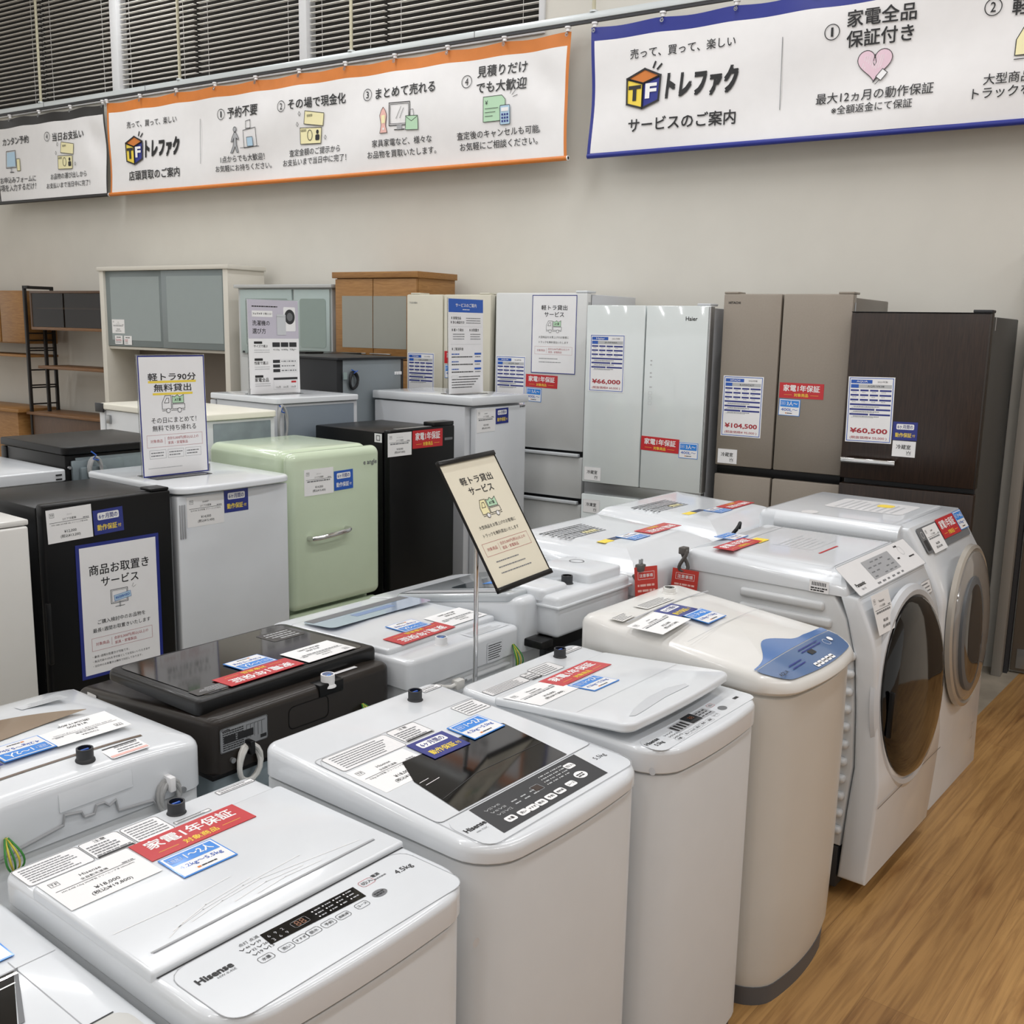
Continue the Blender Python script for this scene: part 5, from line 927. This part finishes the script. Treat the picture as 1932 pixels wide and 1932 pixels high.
def d_orange(b, o):
    tx(b, o, [('売って、買って、楽しい', .54, .512, .58, .008), ('店頭買取のご案内', .55, .131, .604, .015), ('予約不要', 1.539, .502, .323, .015), ('1点からでも大歓迎！', 1.521, .184, .438, .006), ('お気軽にお持ちください。', 1.525, .121, .557, .006),
        ('その場で現金化', 2.26, .502, .512, .015), ('査定金額のご提示から', 2.227, .184, .488, .006), ('お支払いまで当日中に完了！', 2.224, .122, .611, .006), ('まとめて売れる', 3.026, .498, .492, .015), ('家具家電など、様々な', 2.995, .189, .486, .006), ('お品物を買取いたします。', 2.99, .12, .558, .006),
        ('見積りだけ', 3.763, .545, .353, .015), ('でも大歓迎', 3.763, .452, .356, .015), ('査定後のキャンセルも可能。', 3.747, .183, .616, .006), ('お気軽にご相談ください。', 3.744, .118, .574, .006)])
    for n, (x, y) in enumerate([(1.312, .501), (1.937, .497), (2.705, .501), (3.508, .499)]): num(b, o, x, y, n + 1)
    cube_logo(b, .329, .32, .21, o); b.text(I4, 'トレファク', .655, .319, .388, INK, o, bold=.06, shear=.12, h=.125); b.rect(I4, 1.084, 1.088, .17, .49, GINK, o)
    # walker and shop
    b.line(I4, [(1.55, .25), (1.55, .37), (1.68, .38), (1.68, .255)], .004, INK, o, True); b.line(I4, [(1.58, .38), (1.58, .43), (1.63, .435), (1.63, .38)], .004, INK, o, True); b.rect(I4, 1.585, 1.645, .258, .32, PALEB, o); b.line(I4, [(1.585, .258), (1.585, .32), (1.645, .32), (1.645, .258)], .003, INK, o + .001, True); b.line(I4, [(1.51, .253), (1.70, .253)], .003, INK, o)
    b.disc(I4, 1.46, .385, .017, .017, LGREY, o); b.ring(I4, 1.46, .385, .017, .003, INK, o + .001, 16); q = [(1.455, .365), (1.43, .33), (1.42, .30), (1.435, .30), (1.45, .325), (1.44, .27), (1.41, .225), (1.43, .222), (1.46, .265), (1.475, .222), (1.49, .226), (1.475, .28), (1.475, .325), (1.495, .31), (1.50, .32), (1.475, .36)]
    b.poly(I4, q, LGREY, o); b.line(I4, q, .003, INK, o + .001, True)
    bills(b, 2.207, .337, .24, o)
    b.line(I4, [(2.90, .29), (3.07, .285), (3.07, .425), (2.90, .43)], .005, INK, o, True); b.line(I4, [(2.91, .30), (3.06, .295), (3.06, .415), (2.91, .42)], .003, INK, o, True); b.line(I4, [(2.96, .33), (3.0, .40)], .003, INK, o); b.line(I4, [(2.99, .33), (3.02, .39)], .003, INK, o); b.rect(I4, 2.965, 3.005, .262, .288, LGREY, o); b.line(I4, [(2.945, .262), (3.025, .26)], .006, INK, o)
    q = [(2.82, .25), (2.882, .25), (2.87, .30), (2.88, .36), (2.868, .39), (2.85, .41), (2.832, .39), (2.82, .36), (2.832, .30)]; b.poly(I4, q, PALER, o); b.line(I4, q, .003, INK, o + .001, True); b.rect(I4, 2.836, 2.866, .31, .36, PALEY, o + .001); b.disc(I4, 2.851, .275, .008, .008, PAPER, o + .001, 12)
    q = [(3.035, .255), (3.135, .25), (3.135, .335), (3.04, .34)]; b.poly(I4, q, PALEG, o + .001); b.line(I4, q, .003, INK, o + .002, True); b.line(I4, [(3.04, .335), (3.085, .305), (3.135, .332)], .003, INK, o + .002); b.line(I4, [(3.068, .34), (3.072, .375), (3.10, .375), (3.105, .338)], .003, INK, o + .002)
    q = [(3.64, .25), (3.80, .25), (3.80, .37), (3.775, .395), (3.64, .395)]; b.poly(I4, q, PALEG, o); b.line(I4, q, .003, INK, o + .001, True); b.text(I4, '￥', 3.665, .36, .02, INK, o + .001, bold=.01)
    for i in range(3): b.line(I4, [(3.655, .325 - i * .022), (3.75 - i * .02, .325 - i * .022)], .003, INK, o + .001)
    b.rrect(I4, 3.765, 3.835, .225, .335, .006, PALEB, o + .002); b.rrline(I4, 3.765, 3.835, .225, .335, .006, .003, INK, o + .003); b.rect(I4, 3.775, 3.825, .30, .322, PAPER, o + .003)
    for i in range(3):
        for j in range(3): b.rrect(I4, 3.776 + i * .018, 3.788 + i * .018, .238 + j * .019, .25 + j * .019, .002, NAVY, o + .003)
    for a in (.3, .8, 1.3): b.line(I4, [(3.825 + .03 * math.cos(a), .37 + .03 * math.sin(a)), (3.825 + .06 * math.cos(a), .37 + .06 * math.sin(a))], .003, INK, o)
def d_black(b, o):
    tx(b, o, [('カンタン予約', .292, .51, .40, .015), ('当日お支払い', 1.034, .497, .41, .015), ('Webでお申込みフォームに', .21, .189, .69, .006), ('必要事項を入力するだけ！', .207, .125, .70, .006), ('お品物の運び出しから', 1.015, .184, .494, .006), ('お支払いまで当日中に完了！', 1.008, .112, .594, .006)])
    num(b, o, .756, .508, 4); num(b, o, .0, .51, 3); bills(b, .995, .34, .24, o)
    b.rect(I4, .15, .28, .30, .42, PALEB, o); b.rrline(I4, .14, .29, .29, .43, .006, .005, INK, o + .001); b.line(I4, [(.19, .255), (.25, .252)], .006, INK, o); b.line(I4, [(.215, .29), (.215, .255)], .012, LGREY, o); b.rrect(I4, .30, .345, .26, .36, .005, PALEY, o); b.rrline(I4, .30, .345, .26, .36, .005, .004, INK, o + .001)
def d_blue(b, o):
    tx(b, o, [('売って、買って、楽しい', .56, .526, .61, .008), ('サービスのご案内', .572, .148, .623, .015), ('家電全品', 1.607, .552, .324, .015), ('保証付き', 1.604, .458, .316, .015), ('最大12ヵ月の動作保証', 1.594, .191, .568, .006), ('※全額返金にて保証', 1.59, .13, .393, .006),
        ('軽トラ貸出', 2.39, .510, .40, .015), ('大型商品をお買上げの', 2.358, .201, .52, .006), ('トラックを無料貸出', 2.29, .142, .47, .006)])
    num(b, o, 1.372, .502, 1); num(b, o, 2.108, .519, 2); cube_logo(b, .34, .34, .21, o); b.text(I4, 'トレファク', .683, .338, .406, INK, o, bold=.06, shear=.12, h=.13); b.rect(I4, 1.119, 1.1225, .16, .51, GINK, o)
    H = [(1.589 + .0052 * 16 * math.sin(a) ** 3, .335 + .0052 * (13 * math.cos(a) - 5 * math.cos(2 * a) - 2 * math.cos(3 * a) - math.cos(4 * a))) for a in [i * math.pi / 24 for i in range(48)]]
    b.poly(I4, H, PINK, o); b.line(I4, H, .003, INK, o + .001, True)
    for i in range(9): b.line(I4, [(1.53 + i * .011, .30 + abs(i - 4) * .004), (1.545 + i * .011, .37)], .0018, PAPER, o + .0015)
    b.line(I4, [(1.589, .375), (1.582, .34), (1.589, .325), (1.596, .34), (1.589, .375)], .003, INK, o + .002); q = [(1.60, .27), (1.625, .25), (1.655, .285), (1.63, .305)]; b.poly(I4, q, LAMI, o + .002); b.line(I4, q, .003, INK, o + .003, True); b.line(I4, [(1.605, .262), (1.588, .245)], .003, INK, o + .003); b.line(I4, [(1.618, .252), (1.60, .235)], .003, INK, o + .003)
    truck(b, I4, 2.36, .35, .28, o, PALEG, PALEY)
hk = [.0 + .42 * i for i in range(11)]
banner('orange bordered white banner with four numbered buying steps', 7.40, 4.235, ORANGE, d_orange, [.012] + [.42 * i for i in range(1, 10)] + [4.215], seed=3)
banner('black bordered white banner cut by the left edge', 8.95, 1.535, BLACKV, d_black, [.24, .66, 1.09, 1.51], seed=5)
banner('blue bordered white banner at upper right, cut by the right edge', 3.03, 4.2, BLUEV, d_blue, [.02] + [.44 + .42 * i for i in range(9)], seed=8)
# ---------------------------------------------------------------- cards and posters
def top(mb, name, label, cat, x, y, z, group, ang=0, slope=0, xs=0):
    a = math.radians(ang); r = Vector((math.cos(a), math.sin(a), 0)); u = Vector((-math.sin(a), math.cos(a), 0)); r.z = slope * r.y + xs * r.x; u.z = slope * u.y + xs * u.x
    return place(mb, name, label, cat, (x, y, z), r, u, group)
GR, GB, GN, GP = 'red warranty cards', 'blue household size cards', 'navy warranty cards', 'white price cards'
R_ = lambda lb, *a, **k: top(c_red(), 'warranty_card', lb, 'card', *a, GR, **k)
B_ = lambda lb, *a, big='1〜2人', small='4.2kg〜5.5kg', **k: top(c_blue(big, small), 'size_card', lb, 'card', *a, GB, **k)
N_ = lambda lb, *a, **k: top(c_navy(), 'warranty_card', lb, 'card', *a, GN, **k)
P_ = lambda lb, br, kd, p, tp, det, *a, **k: top(c_price(br, kd, p, tp, det), 'price_card', lb, 'price card', *a, GP, **k)
R_('red warranty card on the lid of the nearest 4.5kg washer', .951, 1.444, .8102)
B_('blue size card below the red card on the nearest 4.5kg washer', .902, 1.362, .8108, ang=-1)
P_('white price card of 18,000 on the nearest 4.5kg washer', 'Hisense', '全自動洗濯機', '¥18,000', '(税込¥19,800)', 'HW-K45E 4.5kg 2024年製 クリーニング済 50Hz/60Hz', .767, 1.425, .8106)
N_('navy warranty card on the washer with the black window', 1.437, 1.322, .8480, slope=.0508, ang=-1)
B_('blue size card above the black window of the black-strip washer', 1.556, 1.325, .8486, slope=.0508, ang=1)
P_('white price card of 18,000 beside the black window', 'Hisense', '全自動洗濯機', '¥18,000', '(税込¥19,800)', '5.5kg 2019年製 クリーニング済 50Hz/60Hz', 1.300, 1.308, .8455, slope=.0508, ang=1)
R_('red warranty card on the raised white lid', 1.951, 1.349, .8592, slope=-.083, ang=1)
B_('blue size card under the red one on the raised white lid', 1.905, 1.266, .8662, slope=-.083, ang=-1)
P_('white price card on the raised white lid', 'Hisense', '全自動洗濯機', '¥18,000', '(税込¥19,800)', '', 1.784, 1.325, .8612, slope=-.083, ang=1)
N_('navy warranty card on the blue-panelled washer', 2.375, 1.322, .9326, ang=3, slope=.01)
B_('blue size card for three to four people on the blue-panelled washer', 2.390, 1.243, .9292, big='3〜4人', small='6.0kg〜7.0kg', slope=.078)
P_('white price card on the blue-panelled washer', 'AQUA', '全自動洗濯機', '¥25,000', '(税込¥27,500)', '', 2.250, 1.300, .9292, ang=2, xs=.045)
R_('red warranty card upside down on the dark brown washer lid', 1.404, 1.850, .8868, ang=181, slope=-.0324)
B_('blue size card upside down beside the red card on the dark brown washer', 1.436, 1.925, .8845, ang=181, slope=-.0324)
P_('white price card on the right end of the dark brown washer lid', 'Comfee', '全自動洗濯機', '¥15,000', '(税込¥16,500)', '', 1.595, 1.868, .8863, ang=181, slope=-.0324)
R_('red warranty card upside down on the white washer with pale blue window', 1.894, 1.812, .8760, ang=182)
B_('blue size card upside down on the white washer with pale blue window', 1.920, 1.880, .8764, ang=180)
P_('white price card on the white washer with pale blue window', 'Hisense', '全自動洗濯機', '¥18,000', '(税込¥19,800)', '', 2.075, 1.848, .8758, ang=181)
P_('white price card upside down on the bronze-windowed washer', 'TOSHIBA', '全自動洗濯機', '¥18,000', '(税込¥19,800)', 'AW-45M5 4.5kg 2017年製 クリーニング済 50Hz/60Hz', .985, 1.868, tzt(.985, 1.868) + .002, ang=179)
B_('blue size card upside down on the bronze-windowed washer', .858, 1.858, tzt(.858, 1.858) + .0022, ang=180)
N_('navy warranty card upside down at the left picture edge', .752, 1.856, tzt(.752, 1.856) + .0022, ang=180)
B_('blue size card on the washer cut by the bottom left corner', .565, 1.436, .7655)
R_('red warranty card on the rear drum washer nearer the pole sign', 3.08, 1.80, .9908, ang=181)
B_('blue size card on the rear drum washer nearer the pole sign', 2.90, 1.79, .9906, ang=181, big='3〜4人', small='6.0kg〜8.0kg')
R_('red warranty card on the farthest rear drum washer', 3.815, 1.872, .9748, ang=181)
B_('blue size card on the farthest rear drum washer', 3.65, 1.865, .9746, ang=181, big='3〜4人', small='6.0kg〜8.0kg')
R_('red warranty card on top of the black-door drum washer', 2.985, 1.448, 1.0008)
B_('blue size card on top of the black-door drum washer', 3.09, 1.525, 1.0004, big='3〜4人', small='7.0kg〜')
b = MB(); o = base(b, .07, .045, YEL); place(b, 'yellow_note', 'yellow note below the red card on the black-door drum washer', 'note', (3.095, 1.43, .9999), (1, 0, 0), (0, 1, 0))
place(c_price('Panasonic', 'ドラム洗濯機', '¥80,000', '(税込¥88,000)', '', .145, .115), 'price_card', 'white price card under the control panel of the black-door drum washer', 'price card', (2.945, .956, .880), (1, 0, -.03), (-.1, .33, 1), GP)
XP = plane((3.88, 1.055, .916), (1, 0, 0), (0, .062, .094))
def onp(mb, name, lb, cat, x, y, grp): o = mb.build(name); o.matrix_world = XP @ Matrix.Translation((x, y, .0055)); tag(o, lb, cat, grp)
onp(c_price('SHARP', 'ドラム洗濯機', '¥60,000', '(税込¥66,000)', '', .15, .10), 'price_card', 'white price card on the control panel of the farthest front drum washer', 'price card', -.082, .043, GP)
onp(c_red(.207, .078), 'warranty_card', 'red warranty card on the control panel of the farthest front drum washer', 'card', .108, .063, GR)
onp(c_blue('3〜4人', '6.0kg〜', .10, .076), 'size_card', 'blue size card on the control panel of the farthest front drum washer', 'card', .267, .065, GB)
def front(mb, name, lb, cat, x, y, z, grp, roll=0):
    a = math.radians(roll); return place(mb, name, lb, cat, (x, y - .0004, z), (math.cos(a), 0, math.sin(a)), (-math.sin(a), 0, math.cos(a)), grp)
front(c_price('ニトリ', '2ドア冷蔵庫', '¥12,000', '(税込¥13,200)', 'NTR-106BK 2021年製 106L クリーニング済 W495', .148, .106), 'price_card', 'white price card on the black fridge at left', 'price card', 1.606, 3.05, 1.040, GP, 1.5)
front(c_navy(), 'warranty_card', 'navy warranty card on the black fridge at left', 'card', 1.736, 3.05, 1.033, GN, 2)
front(c_price('SHARP', '2ドア冷蔵庫', '¥14,000', '(税込¥15,400)', 'SJ-H13E 2019年製 クリーニング済 R'), 'price_card', 'white price card on the round-cornered white fridge', 'price card', 2.103, 3.05, 1.020, GP)
front(c_navy(), 'warranty_card', 'navy warranty card on the round-cornered white fridge', 'card', 2.232, 3.05, 1.040, GN)
front(c_price('エディオン', '2ドア冷蔵庫', '¥14,000', '(税込¥15,400)', ''), 'price_card', 'white price card on the pale green fridge', 'price card', 2.705, 3.15, 1.047, GP)
front(c_navy(m=ROYAL, tx=PAPER), 'warranty_card', 'bright blue warranty card on the pale green fridge', 'card', 2.836, 3.15, 1.041, GN, 1)
front(c_price('アイリスオーヤマ', '2ドア冷蔵庫', '¥18,000', '(税込¥19,800)', ''), 'price_card', 'white price card on the tall black fridge', 'price card', 3.312, 3.30, 1.137, GP)
front(c_red(.203, .083), 'warranty_card', 'red warranty card on the tall black fridge', 'card', 3.496, 3.30, 1.151, GR)
front(c_price('SHARP', '2ドア冷蔵庫', '¥20,000', '(税込¥22,000)', '', .146, .118), 'price_card', 'white price card on the tall white two-door fridge', 'price card', 4.035, 3.40, 1.196, GP, 1)
front(c_navy(), 'warranty_card', 'navy warranty card on the tall white two-door fridge', 'card', 4.165, 3.40, 1.213, GN, 1.5)
def wcard(mb, name, lb, cat, s, d, z, grp, roll=0):
    a = math.radians(roll); r = -WD * math.cos(a) + Vector((0, 0, 1)) * math.sin(a); u = WD * math.sin(a) + Vector((0, 0, 1)) * math.cos(a); return place(mb, name, lb, cat, wpos(s, d - .0004, z), r, u, grp)
GS, GT = 'blue framed spec sheets', 'white compartment tags'
wcard(c_spec('TOSHIBA', '2016年製', 'GR-H38S', '¥44,000', '(税抜価格¥ 40,000 )'), 'spec_sheet', 'blue framed spec sheet on the aged cream fridge', 'price sheet', 3.853, 4.95, 1.36, GS)
wcard(c_red(), 'warranty_card', 'red warranty card on the aged cream fridge', 'card', 3.573, 4.95, 1.486, GR)
wcard(c_blue('3人〜', '400L〜'), 'size_card', 'blue size card on the aged cream fridge', 'card', 3.622, 4.95, 1.403, GB)
wcard(c_spec('AQUA', '2018年製', 'AQR-36F', '¥49,500', '(税抜価格¥ 45,000 )'), 'spec_sheet', 'blue framed spec sheet on the white three-door fridge', 'price sheet', 3.208, 4.95, 1.362, GS)
wcard(c_red(), 'warranty_card', 'red warranty card below the poster on the white three-door fridge', 'card', 3.001, 4.95, 1.374, GR, -1)
wcard(c_blue('3人〜', '400L〜'), 'size_card', 'blue size card on the white three-door fridge', 'card', 3.05, 4.95, 1.297, GB, -2)
wcard(c_spec('Haier', '2021年製', 'JR-NF468A', '¥66,000', '(税抜価格¥ 60,000 )'), 'spec_sheet', 'blue framed sheet reading 66,000', 'price sheet', 2.464, 4.70, 1.498, GS)
wcard(c_red(), 'warranty_card', 'red warranty card across the lower doors of the white glass fridge', 'card', 2.150, 4.70, 1.107, GR, -1.5)
wcard(c_blue('3人〜', '400L〜'), 'size_card', 'blue size card low on the white glass fridge', 'card', 1.996, 4.70, 1.089, GB)
wcard(c_tag('冷蔵室'), 'compartment_tag', 'white fridge compartment tag on the white glass fridge', 'tag', 2.525, 4.70, .925, GT)
wcard(c_tag('冷凍室'), 'compartment_tag', 'white freezer tag on the lower drawer of the white glass fridge', 'tag', 2.525, 4.70, .753, GT)
wcard(c_spec('HITACHI', '2020年製', 'R-HWC62T', '¥104,500', '(税抜価格¥ 95,000 )'), 'spec_sheet', 'blue framed sheet reading 104,500', 'price sheet', 1.754, 4.75, 1.317, GS)
wcard(c_red(), 'warranty_card', 'red warranty card on the beige four-door fridge', 'card', 1.472, 4.75, 1.406, GR)
wcard(c_blue('3人〜', '400L〜'), 'size_card', 'blue size card on the beige four-door fridge', 'card', 1.523, 4.75, 1.327, GB, -1)
wcard(c_tag('冷蔵室'), 'compartment_tag', 'white fridge compartment tag on the beige four-door fridge', 'tag', 1.813, 4.75, 1.073, GT)
wcard(c_spec('AQUA', '2023年製', 'AQR-VK38', '¥60,500', '(税抜価格¥ 55,000 )'), 'spec_sheet', 'blue framed sheet reading 60,500', 'price sheet', 1.145, 4.70, 1.341, GS, 1)
wcard(c_navy(), 'warranty_card', 'navy warranty card on the dark wood-grain fridge', 'card', .988, 4.70, 1.258, GN, 1)
wcard(c_tag('冷蔵室'), 'compartment_tag', 'white fridge compartment tag on the dark wood-grain fridge', 'tag', .987, 4.70, 1.180, GT)
wcard(c_price('食器棚', 'カップボード', '¥20,000', '(税込¥22,000)', ''), 'price_card', 'white price card on the sliding glass of the tall cupboard', 'price card', 7.0, 5.1695, 1.609, GP)
def c_note(w, h, qr=False):
    b = MB(); o = base(b, w, h, PAPER); b.dashes(I4, -w * .3, w * .3, h * .3, h * .1, INK, o)
    for i in range(4): b.dashes(I4, -w * .4, w * (.0 if qr else .35), h * (.05 - .13 * i), h * .06, REDT if i < 2 else GINK, o)
    return b
wcard(c_note(.092, .066), 'notice_card', 'small white notice, left of two below the cupboard price card', 'card', 7.0, 5.1695, 1.506, 'small notices on the cupboard')
wcard(c_note(.092, .068, True), 'notice_card', 'small white notice, right of two below the cupboard price card', 'card', 6.889, 5.1695, 1.504, 'small notices on the cupboard')
wcard(p_truck(.284, .427, '軽トラ貸出', 'サービス', '大型商品をお買上げのお客様に', 'トラックを無料貸出いたします'), 'service_poster', 'truck rental poster on the white three-door fridge', 'poster', 2.929, 4.949, 1.633, 'service posters')
# reservation poster on the black fridge
w, h = .294, .445; b = MB(); o = base(b, w, h, NAVY, .002); b.rect(I4, -w * .46, w * .46, -h * .475, h * .475, LAMI, o)
o += .0004; b.text(I4, '商品お取置き', 0, h * .30, w * .72, INK, o, bold=.012); b.text(I4, 'サービス', 0, h * .205, w * .45, INK, o, bold=.012)
b.line(I4, [(-.035, .012), (.025, .012), (.025, .058), (-.035, .058)], .0018, INK, o, True); b.line(I4, [(-.031, .016), (.021, .016), (.021, .054), (-.031, .054)], .001, INK, o, True); b.line(I4, [(-.02, .0), (.012, .0)], .0018, INK, o); b.line(I4, [(-.004, .012), (-.004, .0)], .006, LGREY, o)
XR = Matrix.Rotation(.12, 4, 'Z') @ Matrix.Translation((.008, .030, 0)); b.rect(XR, -.028, .032, -.009, .011, PALEB, o + .0006); b.frame(XR, -.028, .032, -.009, .011, .001, ROYAL, o + .0009); b.text(XR, 'RESERVED', .002, .001, .05, ROYAL, o + .001, bold=.02)
for a in (.5, 1.1): b.line(I4, [(.038 + .008 * math.cos(a), .05 + .008 * math.sin(a)), (.038 + .02 * math.cos(a), .05 + .02 * math.sin(a))], .001, INK, o)
b.text(I4, 'ご購入検討中のお品物を', 0, -h * .09, w * .58, INK, o, bold=.005); b.text(I4, '最長1週間お取置きいたします', 0, -h * .15, w * .70, INK, o, bold=.005); redbox(b, w * .88, h, -.30, -.205, o)
for i, (st, ww) in enumerate((('・最長1週間お取置きが可能です。', .44), ('・商品代金の10%を手付金としてお支払いいただきます', .70), ('・当日中のお取置きは無料で対応しております。', .6))): b.text(I4, st, -w * .37 + w * ww / 2, -h * (.345 + .035 * i), w * ww, INK, o)
front(b, 'service_poster', 'blue framed reservation poster on the black fridge at left', 'poster', 1.765, 3.05, .745, 'service posters')
# sign stands on top of fridges
ACR = mat('clear_acrylic', '#f4f6f8', .08, trans=.95, spec=.5)
def stand(label, mb, w, h, x, y, z, clip):
    t = thing('sign_stand', label, 'sign', (x, y, z), 0, None); X = plane((x, y, z + .004 + h / 2), (1, 0, 0), (0, .02, 1))
    mb.build('sign_sheet', t, X=X); b = MB(); b.box(x - w * .42, x + w * .42, y - .06, y + .07, z, z + .003, ACR, .001); b.build('base_plate', t)
    b = MB(); b.box(-w / 2 - .003, w / 2 + .003, -h / 2, h / 2 + .004, -.004, -.001, ACR, X=X); b.build('acrylic_panel', t)
    b = MB(); b.box(x + clip * w / 2 - .006, x + clip * w / 2 + .008, y - .006, y + .008, z + .003, z + .032, SILVER, .002); b.build('clip', t)
stand('tall 90 minute free truck sign standing on the round-cornered white fridge', p_truck(.273, .432, '軽トラ90分', '無料貸出', 'その日にまとめて！', '無料で持ち帰れる', boxes=True, hl=True), .273, .432, 2.154, 3.30, 1.112, 1)
w, h = .305, .45; b = MB(); o = base(b, w, h, LAMI, .002); b.rect(I4, -w / 2, w / 2, h * .09, h / 2, LILAC, o); o += .0004
b.dashes(I4, -w * .42, w * .1, h * .43, h * .012, INK, o); b.rect(I4, -w * .42, -w * .02, h * .32, h * .385, PAPER, o); b.text(I4, 'トレファク', -w * .31, h * .353, w * .17, INK, o + .0003, bold=.05); b.text(I4, 'が教える！', -w * .12, h * .353, w * .17, INK, o + .0003)
b.text(I4, '洗濯機の', -w * .25, h * .255, w * .34, INK, o, bold=.008); b.text(I4, '選び方', -w * .29, h * .17, w * .26, INK, o, bold=.008)
b.rrect(I4, w * .2, w * .44, h * .17, h * .43, .006, LAMI, o); b.disc(I4, w * .325, h * .325, w * .105, h * .08, DGREY, o + .0004); b.disc(I4, w * .325, h * .325, w * .06, h * .045, MGREY, o + .0007); b.rrect(I4, w * .06, w * .24, h * .13, h * .35, .004, GREYW, o + .001); b.line(I4, [(w * .06, h * .325), (w * .24, h * .325)], .001, GINK, o + .0013)
for y0, tt in ((-.02, 'サイズで選ぶ'), (-.20, '性能で選ぶ'), (-.38, '家電全品')):
    b.rrect(I4, -w * .40, -w * .24, h * (y0 + .055), h * (y0 + .08), .002, INK, o); b.text(I4, tt, -w * .27, h * (y0 + .03), w * .27, INK, o, bold=.008)
    for i in range(2): b.dashes(I4, -w * .40, -w * .1, h * (y0 - .012 - .022 * i), h * .007, LINK, o)
for i in range(3): b.rect(I4, -w * .04 + i * w * .17, w * .11 + i * w * .17, h * .0, h * .05, DGREY, o); b.text(I4, ['4.5-5.5kg', '6.0-8.0kg', '9.0kg〜'][i], w * .035 + i * w * .17, -h * .03, w * .13, INK, o)
for i in range(3): b.rect(I4, -w * .04, w * .10, -h * (.155 + .05 * i) - h * .016, -h * (.155 + .05 * i) + h * .016, DGREY, o); b.dashes(I4, w * .13, w * .43, -h * (.155 + .05 * i), h * .012, GINK, o, fill=.2); b.frame(I4, -w * .04, w * .45, -h * (.155 + .05 * i) - h * .018, -h * (.155 + .05 * i) + h * .018, .0006, LINK, o)
b.rect(I4, -w * .04, w * .45, -h * .355, -h * .33, DGREY, o); b.frame(I4, -w * .04, w * .45, -h * .46, -h * .33, .0008, LINK, o); b.rect(I4, w * .32, w * .42, -h * .39, -h * .37, RED, o)
for i, st in enumerate(('1ヵ月', '6ヵ月', '12ヵ月')): b.text(I4, st, w * .05 + i * w * .155, -h * .435, w * .09, INK, o)
stand('lilac headed washer guide sign standing on the white fridge behind', b, w, h, 3.249, 4.10, 1.322, -1)
w, h = .272, .485; b = MB(); o = base(b, w, h, LAMI, .002); b.rect(I4, -w / 2, w / 2, h * .36, h / 2, ROYAL, o); o += .0004; b.text(I4, 'サービスのご案内', 0, h * .435, w * .6, PAPER, o, bold=.01); b.dashes(I4, -w * .1, w * .1, h * .39, h * .008, PAPER, o)
for y0, tt, x in ((.30, '家電全品', -.26), (.255, '安心保証付き', -.22), (.175, '軽トラ貸出', -.22), (.175, 'お取置き', .26), (-.025, 'ご配送料金', -.22)):
    b.text(I4, tt, w * x, h * y0, w * .055 * len(tt), INK, o, bold=.008); b.rect(I4, w * (x - .0275 * len(tt) - .05), w * (x - .0275 * len(tt) - .03), h * (y0 - .012), h * (y0 + .012), INK, o)
for i in range(3): b.dashes(I4, -w * .0, w * .42, h * (.30 - .025 * i), h * .008, GINK, o); b.dashes(I4, -w * .38, -w * .05, h * (.13 - .025 * i), h * .008, GINK, o); b.dashes(I4, w * .12, w * .42, h * (.13 - .025 * i), h * .008, GINK, o)
for yy in (.21, .025): b.rect(I4, -w * .45, w * .45, h * yy - .0004, h * yy + .0004, LINK, o)
for i in range(3):
    y = -.08 - .08 * i; b.dashes(I4, -w * .42, -w * .2, h * y, h * .011, ROYAL, o); b.dashes(I4, -w * .42, w * .2, h * (y - .03), h * .011, INK, o); b.rect(I4, w * .24, w * .44, h * (y - .008), h * (y + .012), ROYAL, o); b.dashes(I4, w * .26, w * .42, h * (y - .03), h * .01, GINK, o)
b.frame(I4, -w * .42, -w * .25, -h * .335, -h * .31, .0006, GINK, o)
for i in range(5): b.dashes(I4, -w * .42 + (w * .2 if i == 0 else 0), w * (.42 - .06 * i), -h * (.322 + .028 * i), h * .009, INK, o)
stand('blue headed service guide sign standing on the tall white two-door fridge', b, w, h, 4.101, 3.60, 1.318, -1)
